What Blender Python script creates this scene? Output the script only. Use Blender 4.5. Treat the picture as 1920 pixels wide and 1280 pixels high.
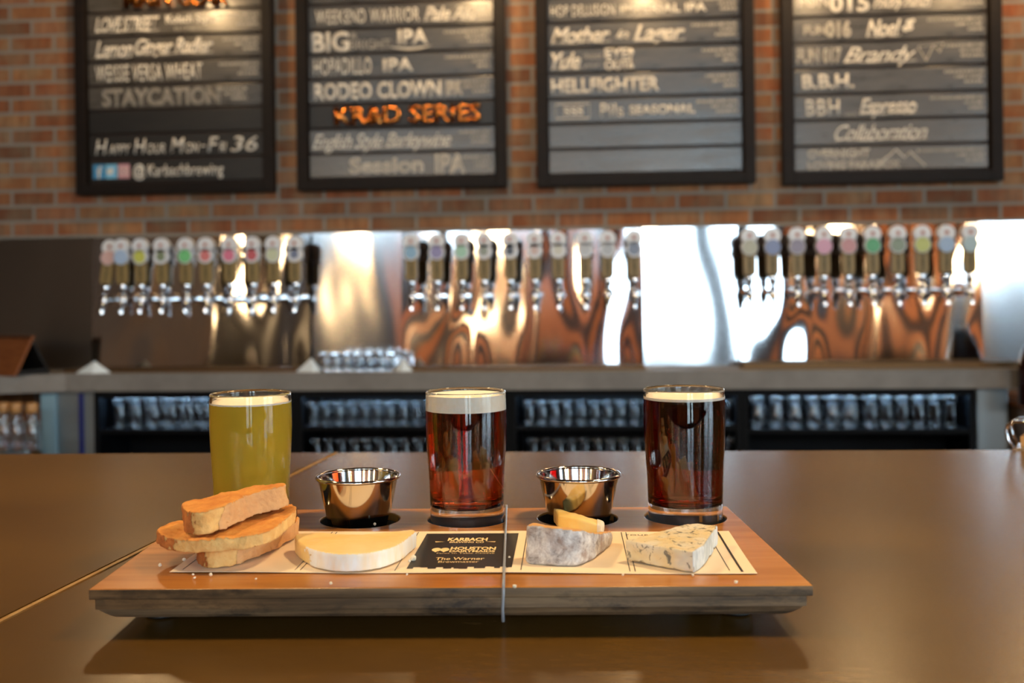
import bpy, bmesh, math, random
from mathutils import Vector, Matrix, noise as mnoise, geometry as mgeo

for o in list(bpy.data.objects):
    bpy.data.objects.remove(o, do_unlink=True)
SC = bpy.context.scene
COL = SC.collection
random.seed(7)
PI = math.pi


def S(r, g, b):
    f = lambda c: (c / 255 / 12.92) if c <= 10.3 else ((c / 255 + 0.055) / 1.055) ** 2.4
    return (f(r), f(g), f(b))


# ------------------------------------------------------------------ camera
FPX = 1900.0
CAM = Vector((0, 0, 1.25))
MC = (Matrix.Rotation(math.radians(4.7), 3, 'Z') @ Matrix.Rotation(PI / 2, 3, 'X') @ Matrix.Rotation(math.radians(-0.7), 3, 'Z'))
cd = bpy.data.cameras.new('camera')
cam = bpy.data.objects.new('camera', cd)
COL.objects.link(cam)
cam.matrix_world = Matrix.Translation(CAM) @ MC.to_4x4()
cd.sensor_width = 36
cd.sensor_fit = 'HORIZONTAL'
cd.lens = FPX / 1920 * 36
cd.shift_y = -90 / 1920
cd.clip_start = 0.02
cd.clip_end = 200
cd.dof.use_dof = True
cd.dof.focus_distance = 0.66
cd.dof.aperture_fstop = 8.0
SC.camera = cam


def ray(x, y):
    return MC @ Vector(((x - 960) / FPX, (550 - y) / FPX, -1))


def at_z(x, y, z):
    d = ray(x, y)
    return CAM + d * ((z - CAM.z) / d.z)


def at_Y(x, y, Y):
    d = ray(x, y)
    return CAM + d * (Y / d.y)


# ------------------------------------------------------------------ view, sky, lamps
SC.view_settings.view_transform = 'Standard'
SC.view_settings.look = 'None'
SC.view_settings.gamma = 1.0
SC.view_settings.exposure = 0.12
SC.view_settings.use_curve_mapping = False
SC.cycles.use_denoising = True
SC.cycles.caustics_reflective = False
SC.cycles.caustics_refractive = True
SC.cycles.blur_glossy = 1.2
SC.cycles.sample_clamp_indirect = 12.0
SC.cycles.max_bounces = 14
SC.cycles.transmission_bounces = 14
SC.cycles.transparent_max_bounces = 14

W = bpy.data.worlds.new('sky')
SC.world = W
W.use_nodes = True
W.node_tree.nodes['Background'].inputs[0].default_value = (0.68, 0.84, 1.0, 1)
W.node_tree.nodes['Background'].inputs[1].default_value = 14.0

WARM = (1.0, 0.66, 0.32)


def light(name, kind, loc, energy, color, **kw):
    d = bpy.data.lights.new(name, kind)
    d.energy = energy
    d.color = color
    for k, v in kw.items():
        setattr(d, k, v)
    o = bpy.data.objects.new(name, d)
    o.location = loc
    COL.objects.link(o)
    return o


PENDANTS = [(-1.85, 0.78), (-0.80, 0.76), (0.42, 0.78), (1.75, 0.82)]
for (x, y) in PENDANTS:
    light('pendant_bulb', 'POINT', (x, y, 2.02), 27, WARM, shadow_soft_size=0.07)
for x in (-1.78, -0.52, 0.24, 0.98, 1.62):
    light('board_lamp_bulb', 'POINT', (x, 3.82, 2.62), 11, WARM, shadow_soft_size=0.05)
# room lamps further back in the hall
HALL = [(-4.2, -3.0), (-2.95, -3.0), (-1.4, -3.0), (3.35, -3.0)]
for (x, y) in HALL:
    light('hall_lamp_bulb', 'POINT', (x, y, 1.80), 14, WARM, shadow_soft_size=0.10)
for (x, y) in ((-4.3, -4.8), (-2.2, -4.6), (-0.6, -4.6), (3.6, -4.6), (4.8, -4.6)):
    light('wall_lamp_bulb', 'POINT', (x, y, 2.5), 45, WARM, shadow_soft_size=0.08)  # added warm fills without fixtures, brightening the hall wall mirrored in the steel


# ------------------------------------------------------------------ materials
def mat(name, base=(0.8, 0.8, 0.8), rough=0.5, metal=0.0, **kw):
    m = bpy.data.materials.new(name)
    m.use_nodes = True
    p = m.node_tree.nodes['Principled BSDF']
    p.inputs['Base Color'].default_value = (*base, 1)
    p.inputs['Roughness'].default_value = rough
    p.inputs['Metallic'].default_value = metal
    for k, v in kw.items():
        p.inputs[k].default_value = v
    return m


def NT(m):
    nt = m.node_tree
    return nt, nt.nodes['Principled BSDF']


def N(nt, kind, **inp):
    n = nt.nodes.new(kind)
    for k, v in inp.items():
        if k.startswith('_'):
            setattr(n, k[1:], v)
        else:
            n.inputs[k.replace('__', ' ')].default_value = v
    return n


def coords(nt, scale=(1, 1, 1), loc=(0, 0, 0), rot=(0, 0, 0)):
    t = nt.nodes.new('ShaderNodeTexCoord')
    mp = nt.nodes.new('ShaderNodeMapping')
    mp.inputs['Scale'].default_value = scale
    mp.inputs['Location'].default_value = loc
    mp.inputs['Rotation'].default_value = rot
    nt.links.new(t.outputs['Object'], mp.inputs['Vector'])
    return mp.outputs['Vector']


def noise(nt, vec, scale, detail=4, rough=0.55, dist=0.0):
    n = N(nt, 'ShaderNodeTexNoise', Scale=scale, Detail=detail, Roughness=rough, Distortion=dist)
    nt.links.new(vec, n.inputs['Vector'])
    return n.outputs['Fac']


def ramp(nt, fac, stops):
    r = nt.nodes.new('ShaderNodeValToRGB')
    e = r.color_ramp.elements
    while len(e) < len(stops):
        e.new(0.5)
    for el, (p, c) in zip(e, stops):
        el.position = p
        el.color = (*c, 1) if len(c) == 3 else c
    nt.links.new(fac, r.inputs['Fac'])
    return r.outputs['Color']


def mix(nt, fac, a, b, mode='MIX'):
    n = nt.nodes.new('ShaderNodeMix')
    n.data_type = 'RGBA'
    n.blend_type = mode
    for sock, v in ((n.inputs[0], fac), (n.inputs[6], a), (n.inputs[7], b)):
        if hasattr(v, 'is_output'):
            nt.links.new(v, sock)
        elif isinstance(v, (int, float)):
            sock.default_value = v
        else:
            sock.default_value = (*v, 1)
    return n.outputs[2]


def bump(nt, p, h, strength=0.3, dist=0.001):
    b = N(nt, 'ShaderNodeBump', Strength=strength, Distance=dist)
    nt.links.new(h, b.inputs['Height'])
    nt.links.new(b.outputs['Normal'], p.inputs['Normal'])
    return b


def mottled(name, c1, c2, scale, rough, stretch=(1, 1, 1), lo=0.35, hi=0.68, bstr=0.2, bdist=0.001, detail=6, dist=0.0, rvar=0.0, **kw):
    m = mat(name, c1, rough, **kw)
    nt, p = NT(m)
    v = coords(nt, stretch)
    f = noise(nt, v, scale, detail, 0.6, dist)
    nt.links.new(ramp(nt, f, [(lo, c1), (hi, c2)]), p.inputs['Base Color'])
    if bstr:
        bump(nt, p, f, bstr, bdist)
    if rvar:
        mr = N(nt, 'ShaderNodeMapRange')
        mr.inputs['From Min'].default_value = lo
        mr.inputs['From Max'].default_value = hi
        mr.inputs['To Min'].default_value = rough - rvar
        mr.inputs['To Max'].default_value = rough + rvar
        nt.links.new(f, mr.inputs['Value'])
        nt.links.new(mr.outputs[0], p.inputs['Roughness'])
    return m


def bar_material():
    m = M_['bar']
    nt, p = NT(m)
    f = noise(nt, coords(nt, (60, 260, 60)), 1.0, 4, 0.6)
    f2 = noise(nt, coords(nt, (9, 26, 9), (2, 1, 0)), 1.0, 4, 0.6)
    col = p.inputs['Base Color'].links[0].from_socket
    c = mix(nt, 0.35, col, ramp(nt, f, [(0.3, (0.7, 0.7, 0.7)), (0.7, (1.3, 1.3, 1.3))]), 'MULTIPLY')
    c = mix(nt, ramp(nt, f2, [(0.70, (0, 0, 0)), (0.76, (0.35, 0.35, 0.35))]), c, S(150, 116, 70))
    nt.links.new(c, p.inputs['Base Color'])
    bump(nt, p, f, 0.10, 0.0006)


def brick_material():
    m = mat('brick', rough=0.85)
    nt, p = NT(m)
    t = nt.nodes.new('ShaderNodeTexCoord')
    sx = nt.nodes.new('ShaderNodeSeparateXYZ')
    nt.links.new(t.outputs['Object'], sx.inputs[0])
    cx = nt.nodes.new('ShaderNodeCombineXYZ')
    ax = N(nt, 'ShaderNodeMath', _operation='ADD')
    ax.inputs[1].default_value = 40 * 0.2015 + 0.055
    az = N(nt, 'ShaderNodeMath', _operation='ADD')
    az.inputs[1].default_value = 40 * 0.0685 - 1.528 + 0.003 + 22 * 0.0685
    nt.links.new(sx.outputs[0], ax.inputs[0])
    nt.links.new(sx.outputs[2], az.inputs[0])
    nt.links.new(ax.outputs[0], cx.inputs[0])
    nt.links.new(az.outputs[0], cx.inputs[1])
    b = N(nt, 'ShaderNodeTexBrick', Scale=1.0)
    b.inputs['Mortar Size'].default_value = 0.0075
    b.inputs['Mortar Smooth'].default_value = 0.2
    b.inputs['Brick Width'].default_value = 0.2015
    b.inputs['Row Height'].default_value = 0.0685
    b.inputs['Color1'].default_value = (0, 0, 0, 1)
    b.inputs['Color2'].default_value = (1, 1, 1, 1)
    b.inputs['Mortar'].default_value = (0.5, 0.5, 0.5, 1)
    nt.links.new(cx.outputs[0], b.inputs['Vector'])
    col = ramp(nt, b.outputs['Color'], [(0.0, S(98, 66, 46)), (0.2, S(164, 104, 60)), (0.4, S(132, 80, 50)), (0.6, S(172, 128, 84)),
                                        (0.8, S(156, 88, 52)), (1.0, S(164, 142, 112))])
    v = coords(nt, (1, 1, 1))
    v2 = coords(nt, (6, 6, 1))
    n1 = noise(nt, v, 9, 3)
    n2 = noise(nt, v2, 7, 4)
    col = mix(nt, 0.55, col, ramp(nt, n2, [(0.36, (0.28, 0.25, 0.24)), (0.7, (1.25, 1.2, 1.15))]), 'MULTIPLY')
    col = mix(nt, 0.35, col, ramp(nt, n1, [(0.4, S(142, 80, 46)), (0.6, S(146, 126, 100))]))
    fin = mix(nt, b.outputs['Fac'], col, S(142, 136, 126))
    nt.links.new(fin, p.inputs['Base Color'])
    inv = N(nt, 'ShaderNodeMath', _operation='SUBTRACT')
    inv.inputs[0].default_value = 1.0
    nt.links.new(b.outputs['Fac'], inv.inputs[1])
    bump(nt, p, inv.outputs[0], 0.8, 0.006)
    return m


def steel_material(name, rough=0.2, wave=0.6, base=(0.62, 0.62, 0.64), scale=2.6, seed=0.0):
    m = mat(name, base, rough, 1.0)
    nt, p = NT(m)
    tn = nt.nodes.new('ShaderNodeTangent')
    tn.direction_type = 'UV_MAP'
    tn.uv_map = 'brush'
    nt.links.new(tn.outputs[0], p.inputs['Tangent'])
    p.inputs['Anisotropic'].default_value = 0.9
    v = coords(nt, (1.5, 0.2, 0.7), (seed, 0, 0))
    f = noise(nt, v, scale, 0, 0.5, 0.3)
    b1 = N(nt, 'ShaderNodeBump', Strength=1.0, Distance=0.02 * wave)
    nt.links.new(f, b1.inputs['Height'])
    nt.links.new(b1.outputs['Normal'], p.inputs['Normal'])
    return m


def glass_material(name, color=(1, 1, 1), ior=1.47, rough=0.0):
    m = bpy.data.materials.new(name)
    m.use_nodes = True
    nt = m.node_tree
    nt.nodes.clear()
    g = N(nt, 'ShaderNodeBsdfGlass', Color=(*color, 1), Roughness=rough, IOR=ior)
    o = nt.nodes.new('ShaderNodeOutputMaterial')
    nt.links.new(g.outputs[0], o.inputs['Surface'])
    return m


def beer_clear(name, absorb, density):
    m = bpy.data.materials.new(name)
    m.use_nodes = True
    nt = m.node_tree
    nt.nodes.clear()
    g = N(nt, 'ShaderNodeBsdfGlass', Color=(1, 1, 1, 1), Roughness=0.0, IOR=1.34)
    a = N(nt, 'ShaderNodeVolumeAbsorption', Color=(*absorb, 1), Density=density)
    o = nt.nodes.new('ShaderNodeOutputMaterial')
    nt.links.new(g.outputs[0], o.inputs['Surface'])
    nt.links.new(a.outputs[0], o.inputs['Volume'])
    return m


def beer_hazy(name):
    m = bpy.data.materials.new(name)
    m.use_nodes = True
    nt = m.node_tree
    nt.nodes.clear()
    g = N(nt, 'ShaderNodeBsdfRefraction', Color=(*S(250, 224, 84), 1), Roughness=0.25, IOR=1.2)
    t = N(nt, 'ShaderNodeBsdfTranslucent', Color=(*S(255, 224, 84), 1))
    d = N(nt, 'ShaderNodeBsdfDiffuse', Color=(*S(255, 218, 74), 1))
    m1 = N(nt, 'ShaderNodeMixShader', Fac=0.62)
    m2 = N(nt, 'ShaderNodeMixShader', Fac=0.84)
    o = nt.nodes.new('ShaderNodeOutputMaterial')
    nt.links.new(t.outputs[0], m1.inputs[1])
    nt.links.new(d.outputs[0], m1.inputs[2])
    nt.links.new(g.outputs[0], m2.inputs[1])
    nt.links.new(m1.outputs[0], m2.inputs[2])
    nt.links.new(m2.outputs[0], o.inputs['Surface'])
    return m


def pane_material():
    m = bpy.data.materials.new('window_glass')
    m.use_nodes = True
    nt = m.node_tree
    nt.nodes.clear()
    t = N(nt, 'ShaderNodeBsdfTransparent', Color=(0.93, 0.96, 0.95, 1))
    g = N(nt, 'ShaderNodeBsdfGlossy', Roughness=0.02)
    f = N(nt, 'ShaderNodeFresnel', IOR=1.45)
    x = nt.nodes.new('ShaderNodeMixShader')
    o = nt.nodes.new('ShaderNodeOutputMaterial')
    nt.links.new(f.outputs[0], x.inputs[0])
    nt.links.new(t.outputs[0], x.inputs[1])
    nt.links.new(g.outputs[0], x.inputs[2])
    nt.links.new(x.outputs[0], o.inputs['Surface'])
    return m


def tray_top_material():
    m = mat('varnished_wood', S(160, 92, 42), 0.27)
    nt, p = NT(m)
    v = coords(nt, (5, 60, 20))
    f = noise(nt, v, 1.0, 6, 0.6, 0.8)
    v2 = coords(nt, (7, 9, 9))
    f2 = noise(nt, v2, 1.0, 3)
    c = ramp(nt, f, [(0.3, S(124, 76, 34)), (0.5, S(172, 112, 52)), (0.72, S(192, 132, 68))])
    c = mix(nt, 0.4, c, ramp(nt, f2, [(0.35, S(146, 92, 48)), (0.65, S(196, 134, 62))]))
    nt.links.new(c, p.inputs['Base Color'])
    bump(nt, p, f, 0.12, 0.0006)
    return m


def tray_side_material():
    m = mat('weathered_wood', S(90, 75, 55), 0.7)
    nt, p = NT(m)
    v = coords(nt, (9, 30, 160))
    f = noise(nt, v, 1.0, 6, 0.65)
    v2 = coords(nt, (24, 30, 60), (0.3, 0, 0))
    f2 = noise(nt, v2, 1.0, 5, 0.7)
    c = ramp(nt, f, [(0.3, S(50, 39, 27)), (0.55, S(110, 88, 62)), (0.8, S(150, 128, 96))])
    c = mix(nt, ramp(nt, f2, [(0.50, (0, 0, 0)), (0.66, (0.9, 0.9, 0.9))]), c, S(34, 27, 21))
    nt.links.new(c, p.inputs['Base Color'])
    bump(nt, p, f, 0.3, 0.0006)
    return m


def blue_cheese_material():
    m = mat('blue_cheese', S(226, 214, 180), 0.55, **{'Subsurface Weight': 0.12, 'Subsurface Radius': (0.004, 0.003, 0.002), 'Subsurface Scale': 0.5})
    nt, p = NT(m)
    v = coords(nt)
    f = noise(nt, v, 170, 3, 0.6, 0.9)
    f2 = noise(nt, v, 60, 2)
    f3 = noise(nt, coords(nt, loc=(4, 2, 1)), 125, 4, 0.65, 0.7)
    c = ramp(nt, f2, [(0.35, S(226, 206, 160)), (0.65, S(222, 216, 198))])
    c = mix(nt, ramp(nt, f3, [(0.56, (0, 0, 0)), (0.63, (0.85, 0.85, 0.85))]), c, S(74, 80, 84))
    c = mix(nt, ramp(nt, f, [(0.60, (0, 0, 0)), (0.67, (0.75, 0.75, 0.75))]), c, S(92, 84, 70))
    nt.links.new(c, p.inputs['Base Color'])
    bump(nt, p, f3, 0.35, 0.001)
    return m


def grey_rind_material():
    m = mat('mould_rind', S(190, 186, 182), 0.9)
    nt, p = NT(m)
    f = noise(nt, coords(nt), 170, 6, 0.7, 0.4)
    f2 = noise(nt, coords(nt, loc=(3, 1, 2)), 70, 3, 0.6)
    c = ramp(nt, f, [(0.28, S(96, 84, 78)), (0.45, S(182, 176, 172)), (0.65, S(226, 224, 220))])
    c = mix(nt, ramp(nt, f2, [(0.5, (0, 0, 0)), (0.72, (0.8, 0.8, 0.8))]), c, S(150, 118, 96))
    nt.links.new(c, p.inputs['Base Color'])
    bump(nt, p, f, 0.6, 0.0014)
    return m


def toast_material(name, pale, dark, thr=(0.35, 0.65)):
    m = mat(name, pale, 0.8, **{'Subsurface Weight': 0.08, 'Subsurface Radius': (0.003, 0.002, 0.001), 'Subsurface Scale': 0.5})
    nt, p = NT(m)
    f = noise(nt, coords(nt), 75, 5, 0.62, 0.3)
    f2 = noise(nt, coords(nt, loc=(1, 4, 2)), 420, 3, 0.7)
    c = ramp(nt, f, [(thr[0], dark), (thr[1], pale)])
    c = mix(nt, ramp(nt, f2, [(0.28, (0.45, 0.45, 0.45)), (0.4, (0, 0, 0))]), c, dark)
    nt.links.new(c, p.inputs['Base Color'])
    bump(nt, p, f2, 0.5, 0.0012)
    return m


M_ = {}
M_['brick'] = brick_material()
M_['steel'] = steel_material('stainless_sheet', 0.10, 0.22)
M_['steel_dull'] = steel_material('dull_steel_sheet', 0.42, 0.15, base=(0.5, 0.47, 0.44))
M_['steel_tap'] = steel_material('stainless_tap_panel', 0.07, 0.36, scale=3.6, seed=2.3)
M_['steel_plain'] = mottled('brushed_steel', S(168, 172, 176), S(150, 155, 160), 6, 0.32, (1, 1, 60), bstr=0.05, metallic=None) if False else mat('brushed_steel', (0.6, 0.62, 0.64), 0.3, 1.0)
M_['chrome'] = mat('chrome', (0.85, 0.85, 0.87), 0.06, 1.0)
M_['cup_steel'] = mat('polished_steel', (0.64, 0.62, 0.60), 0.10, 1.0)
M_['copper'] = mat('copper_letter', S(214, 130, 60), 0.22, 1.0)
M_['frame'] = mottled('dark_stained_frame', S(18, 13, 10), S(30, 20, 14), 14, 0.55, (1, 1, 8), **{'Specular IOR Level': 0.2})
M_['slat'] = mottled('painted_slat', S(60, 57, 53), S(84, 80, 75), 5, 0.33, (1.2, 1, 6), rvar=0.08, bdist=0.002, **{'Coat Weight': 0.35, 'Coat Roughness': 0.22})
M_['slat_dark'] = mottled('dark_slat', S(20, 18, 16), S(32, 29, 26), 5, 0.42, (1.2, 1, 6))
M_['backing'] = mottled('board_backing', S(58, 34, 20), S(36, 22, 15), 9, 0.6)
M_['chalk'] = mottled('chalk_paint', S(206, 200, 188), S(236, 230, 218), 30, 0.9, bstr=0)
M_['chalk_grey'] = mottled('faded_chalk', S(140, 136, 128), S(186, 180, 170), 30, 0.9, bstr=0)
M_['bar'] = mottled('brown_bar_top', S(78, 55, 20), S(92, 67, 27), 5, 0.27, (1, 1, 1), bstr=0.0, detail=2, rvar=0.0, **{'Specular IOR Level': 0.4})
bar_material()
M_['bar_body'] = mottled('bar_body_wood', S(70, 46, 30), S(90, 60, 40), 6, 0.5, (6, 6, 0.6))
M_['seam'] = mottled('worn_brass_strip', S(150, 112, 62), S(176, 146, 100), 60, 0.45, bstr=0.3)
M_['tray_top'] = tray_top_material()
M_['tray_side'] = tray_side_material()
M_['recess'] = mat('black_recess', S(12, 11, 10), 0.7)  # black stands in for the shade of deep wells
M_['paper'] = mottled('kraft_cream_paper', S(246, 226, 196), S(250, 232, 204), 18, 0.75, bstr=0.05)
M_['ink'] = mat('black_ink', S(34, 30, 28), 0.5)
M_['gold_ink'] = mat('cream_print', S(250, 224, 168), 0.6)
M_['glass'] = glass_material('clear_glass')
M_['shelf_glass'] = glass_material('shelf_glass', (0.985, 0.992, 1.0), 1.48, 0.03)
M_['beer_yellow'] = beer_hazy('hazy_yellow_beer')
M_['beer_amber'] = beer_clear('amber_beer', (0.88, 0.40, 0.05), 110)
M_['beer_dark'] = beer_clear('dark_red_beer', (0.86, 0.26, 0.12), 260)
M_['foam'] = mottled('beer_foam', S(252, 246, 228), S(255, 252, 240), 300, 0.85, bstr=0.25, bdist=0.0006)
M_['crumb'] = toast_material('bread_crumb', S(238, 198, 126), S(204, 144, 74), (0.25, 0.75))
M_['toasted'] = toast_material('toasted_bread', S(230, 164, 78), S(192, 112, 46), (0.25, 0.75))
M_['crust'] = toast_material('bread_crust', S(206, 130, 62), S(142, 72, 28), (0.25, 0.75))
M_['soft_crust'] = toast_material('soft_crust', S(224, 178, 122), S(196, 140, 88), (0.2, 0.8))
M_['brie'] = mottled('brie_paste', S(244, 206, 128), S(248, 222, 166), 22, 0.42, bstr=0.12, bdist=0.001, **{'Subsurface Weight': 0.15, 'Subsurface Radius': (0.004, 0.003, 0.0015), 'Subsurface Scale': 0.6})
M_['brie_rind'] = mottled('brie_rind', S(246, 248, 244), S(246, 226, 190), 90, 0.85, (1, 1, 0.25), bstr=0.3)
M_['grey_rind'] = grey_rind_material()
M_['washed_paste'] = mottled('tan_cheese_paste', S(222, 170, 100), S(206, 150, 90), 70, 0.55)
M_['yellow_paste'] = mottled('yellow_cheese', S(244, 200, 104), S(240, 214, 140), 40, 0.5, **{'Subsurface Weight': 0.12, 'Subsurface Radius': (0.004, 0.003, 0.0015), 'Subsurface Scale': 0.6})
M_['white_rind'] = mottled('white_rind', S(238, 232, 214), S(222, 208, 176), 140, 0.85, bstr=0.4)
M_['blue'] = blue_cheese_material()
M_['blue_rind'] = mottled('pale_blue_rind', S(226, 230, 226), S(186, 194, 192), 160, 0.8, (1, 1, 0.3), lo=0.4, hi=0.62, bstr=0.4)
M_['cord'] = mat('clear_elastic', S(170, 178, 188), 0.25, **{'Transmission Weight': 0.35})
M_['handle'] = mottled('tan_tap_handle', S(150, 124, 74), S(166, 140, 90), 30, 0.45, (1, 1, 0.3), bstr=0.1)
M_['badge'] = mat('white_badge', S(236, 238, 242), 0.35)
M_['concrete'] = mottled('grey_concrete', S(128, 122, 116), S(146, 140, 133), 7, 0.55, bstr=0.1)
M_['cabinet'] = mat('black_cabinet', S(5, 7, 11), 0.6, **{'Specular IOR Level': 0.15})
M_['fridge'] = mat('brushed_fridge_steel', S(150, 160, 165), 0.42, 0.8)
M_['navy'] = mat('navy_plastic', S(28, 36, 110), 0.4)
M_['darkwall'] = mottled('dark_wall', S(84, 66, 52), S(100, 80, 64), 3, 0.8)
M_['hallwall'] = mottled('hall_wall', S(50, 45, 46), S(60, 54, 54), 3, 0.8)
M_['timber'] = mottled('orange_timber', S(222, 136, 76), S(200, 112, 60), 4, 0.5, (6, 6, 0.5))
M_['ceiling'] = mottled('ceiling_wood', S(60, 44, 32), S(78, 58, 42), 4, 0.7, (8, 0.6, 1))
M_['floor'] = mottled('polished_concrete', S(92, 84, 76), S(110, 102, 92), 2, 0.35)
M_['bronze'] = mat('bronze_tray_metal', S(112, 86, 58), 0.4, 0.9)
M_['black_metal'] = mat('black_window_frame', S(24, 24, 26), 0.45, 0.5)
M_['pane'] = pane_material()
M_['white_card'] = mat('white_card', S(236, 248, 255), 0.7)
M_['sign_wood'] = mottled('sign_wood', S(120, 66, 34), S(152, 92, 50), 8, 0.4, (1.5, 8, 8))
M_['sign_edge'] = mat('sign_edge_wood', S(186, 118, 58), 0.5)
M_['black'] = mat('black_paint', S(14, 13, 13), 0.5)
M_['bottle'] = mat('dark_bottle_glass', S(34, 10, 10), 0.1)
M_['tan_block'] = mat('tan_coaster', S(186, 142, 88), 0.7)
M_['outdoor'] = mottled('pale_pavement', S(150, 150, 146), S(170, 170, 166), 1, 0.9)
M_['bulb'] = mat('lamp_bulb', (1, 0.75, 0.45), 0.4)
_p = M_['bulb'].node_tree.nodes['Principled BSDF']
_p.inputs['Emission Color'].default_value = (1, 0.62, 0.28, 1)
_p.inputs['Emission Strength'].default_value = 12
M_['led'] = mat('cool_light_strip', (0.7, 0.85, 1), 0.5)  # glow of the strips added inside the cabinets
_p = M_['led'].node_tree.nodes['Principled BSDF']
_p.inputs['Emission Color'].default_value = (0.42, 0.70, 1, 1)
_p.inputs['Emission Strength'].default_value = 60
M_['shade'] = mat('dark_lamp_shade', S(30, 27, 25), 0.4, 0.6)


def flat(name, r, g, b, rough=0.5):
    if name not in M_:
        M_[name] = mat(name, S(r, g, b), rough)
    return M_[name]


# ------------------------------------------------------------------ mesh helpers
def tag(o, label=None, cat=None, group=None, kind=None):
    if label:
        o['label'] = label
    if cat:
        o['category'] = cat
    if group:
        o['group'] = group
    if kind:
        o['kind'] = kind
    return o


def root(name, loc, rz=0.0, label=None, cat=None, group=None):
    o = bpy.data.objects.new(name, None)
    o.empty_display_size = 0.02
    o.location = loc
    o.rotation_euler = (0, 0, rz)
    COL.objects.link(o)
    return tag(o, label, cat, group)


def dup(r, loc=None, rz=None, label=None, group=None):
    c = r.copy()
    COL.objects.link(c)
    if loc is not None:
        c.location = loc
    if rz is not None:
        c.rotation_euler = (0, 0, rz)
    if label:
        c['label'] = label
    if group:
        c['group'] = group
    for ch in r.children:
        d = ch.copy()
        COL.objects.link(d)
        d.parent = c
        for g in ch.children:
            e = g.copy()
            COL.objects.link(e)
            e.parent = d
    return c


def obj(name, bm, m, parent=None, smooth=False, loc=None, auto=None):
    if isinstance(bm, bmesh.types.BMesh):
        me = bpy.data.meshes.new(name)
        bmesh.ops.recalc_face_normals(bm, faces=bm.faces)
        bm.to_mesh(me)
        bm.free()
    else:
        me = bm
        me.name = name
    me.materials.clear()
    for mm in (m if isinstance(m, (list, tuple)) else [m]):
        me.materials.append(mm)
    if smooth:
        for p in me.polygons:
            p.use_smooth = True
        if auto:
            me.set_sharp_from_angle(angle=math.radians(auto))
    o = bpy.data.objects.new(name, me)
    COL.objects.link(o)
    if parent:
        o.parent = parent
    if loc is not None:
        o.location = loc
    return o


def B():
    return bmesh.new()


def box(bm, x0, x1, y0, y1, z0, z1, bev=0.0):
    r = bmesh.ops.create_cube(bm, size=1.0)
    vs = r['verts']
    for v in vs:
        v.co = Vector(((x0 + x1) / 2 + v.co.x * (x1 - x0), (y0 + y1) / 2 + v.co.y * (y1 - y0), (z0 + z1) / 2 + v.co.z * (z1 - z0)))
    if bev:
        es = list({e for v in vs for e in v.link_edges})
        bmesh.ops.bevel(bm, geom=es, offset=bev, segments=2, affect='EDGES', profile=0.6)
    return bm


def prism(bm, pts, z0, z1):
    """Upright prism over plan points; z0 / z1 are numbers or per-point lists."""
    n = len(pts)
    za = z0 if isinstance(z0, (list, tuple)) else [z0] * n
    zb = z1 if isinstance(z1, (list, tuple)) else [z1] * n
    a = [bm.verts.new((p[0], p[1], z)) for p, z in zip(pts, za)]
    b = [bm.verts.new((p[0], p[1], z)) for p, z in zip(pts, zb)]
    for i in range(n):
        j = (i + 1) % n
        bm.faces.new((a[i], a[j], b[j], b[i]))
    bm.faces.new(a[::-1])
    bm.faces.new(b)
    return bm


def lathe(bm, prof, seg=48, axis=None, cen=(0, 0, 0)):
    rings = []
    cen = Vector(cen)
    for (r, z) in prof:
        if r < 1e-7:
            rings.append([bm.verts.new(cen + Vector((0, 0, z)))])
        else:
            rings.append([bm.verts.new(cen + Vector((r * math.cos(2 * PI * k / seg), r * math.sin(2 * PI * k / seg), z))) for k in range(seg)])
    for a, b in zip(rings, rings[1:]):
        for k in range(seg):
            l = (k + 1) % seg
            if len(a) == 1 and len(b) == 1:
                continue
            if len(a) == 1:
                bm.faces.new((a[0], b[k], b[l]))
            elif len(b) == 1:
                bm.faces.new((a[k], a[l], b[0]))
            else:
                bm.faces.new((a[k], a[l], b[l], b[k]))
    return bm


def cyl(bm, p0, p1, r0, r1=None, seg=20):
    p0, p1 = Vector(p0), Vector(p1)
    r1 = r0 if r1 is None else r1
    d = (p1 - p0)
    q = d.to_track_quat('Z', 'Y')
    s = bmesh.ops.create_cone(bm, cap_ends=True, segments=seg, radius1=r0, radius2=r1, depth=d.length)
    for v in s['verts']:
        v.co = q @ v.co + (p0 + p1) / 2
    return bm


def tube(bm, pts, r, seg=10, closed=False):
    pts = [Vector(p) for p in pts]
    n = len(pts)
    rings = []
    up = None
    for i, p in enumerate(pts):
        a = pts[(i - 1) % n] if (closed or i > 0) else pts[i]
        b = pts[(i + 1) % n] if (closed or i < n - 1) else pts[i]
        t = (b - a).normalized()
        if up is None:
            up = t.orthogonal().normalized()
        up = (up - t * up.dot(t)).normalized()
        s = t.cross(up)
        rr = r[i] if isinstance(r, (list, tuple)) else r
        rings.append([bm.verts.new(p + (up * math.cos(2 * PI * k / seg) + s * math.sin(2 * PI * k / seg)) * rr) for k in range(seg)])
    m = n if closed else n - 1
    for i in range(m):
        a, b = rings[i], rings[(i + 1) % n]
        for k in range(seg):
            l = (k + 1) % seg
            bm.faces.new((a[k], a[l], b[l], b[k]))
    if not closed:
        bm.faces.new(rings[0][::-1])
        bm.faces.new(rings[-1])
    return bm


def apply_mods(bm, mods):
    """Mesh of bm after modifiers [(type, {settings})]."""
    me = bpy.data.meshes.new('tmp')
    bmesh.ops.recalc_face_normals(bm, faces=bm.faces)
    bm.to_mesh(me)
    bm.free()
    o = bpy.data.objects.new('tmp', me)
    COL.objects.link(o)
    for k, st in mods:
        md = o.modifiers.new(k.lower(), k)
        for a, v in st.items():
            setattr(md, a, v)
    dg = bpy.context.evaluated_depsgraph_get()
    out = bpy.data.meshes.new_from_object(o.evaluated_get(dg))
    bpy.data.objects.remove(o, do_unlink=True)
    bpy.data.meshes.remove(me)
    return out


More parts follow.
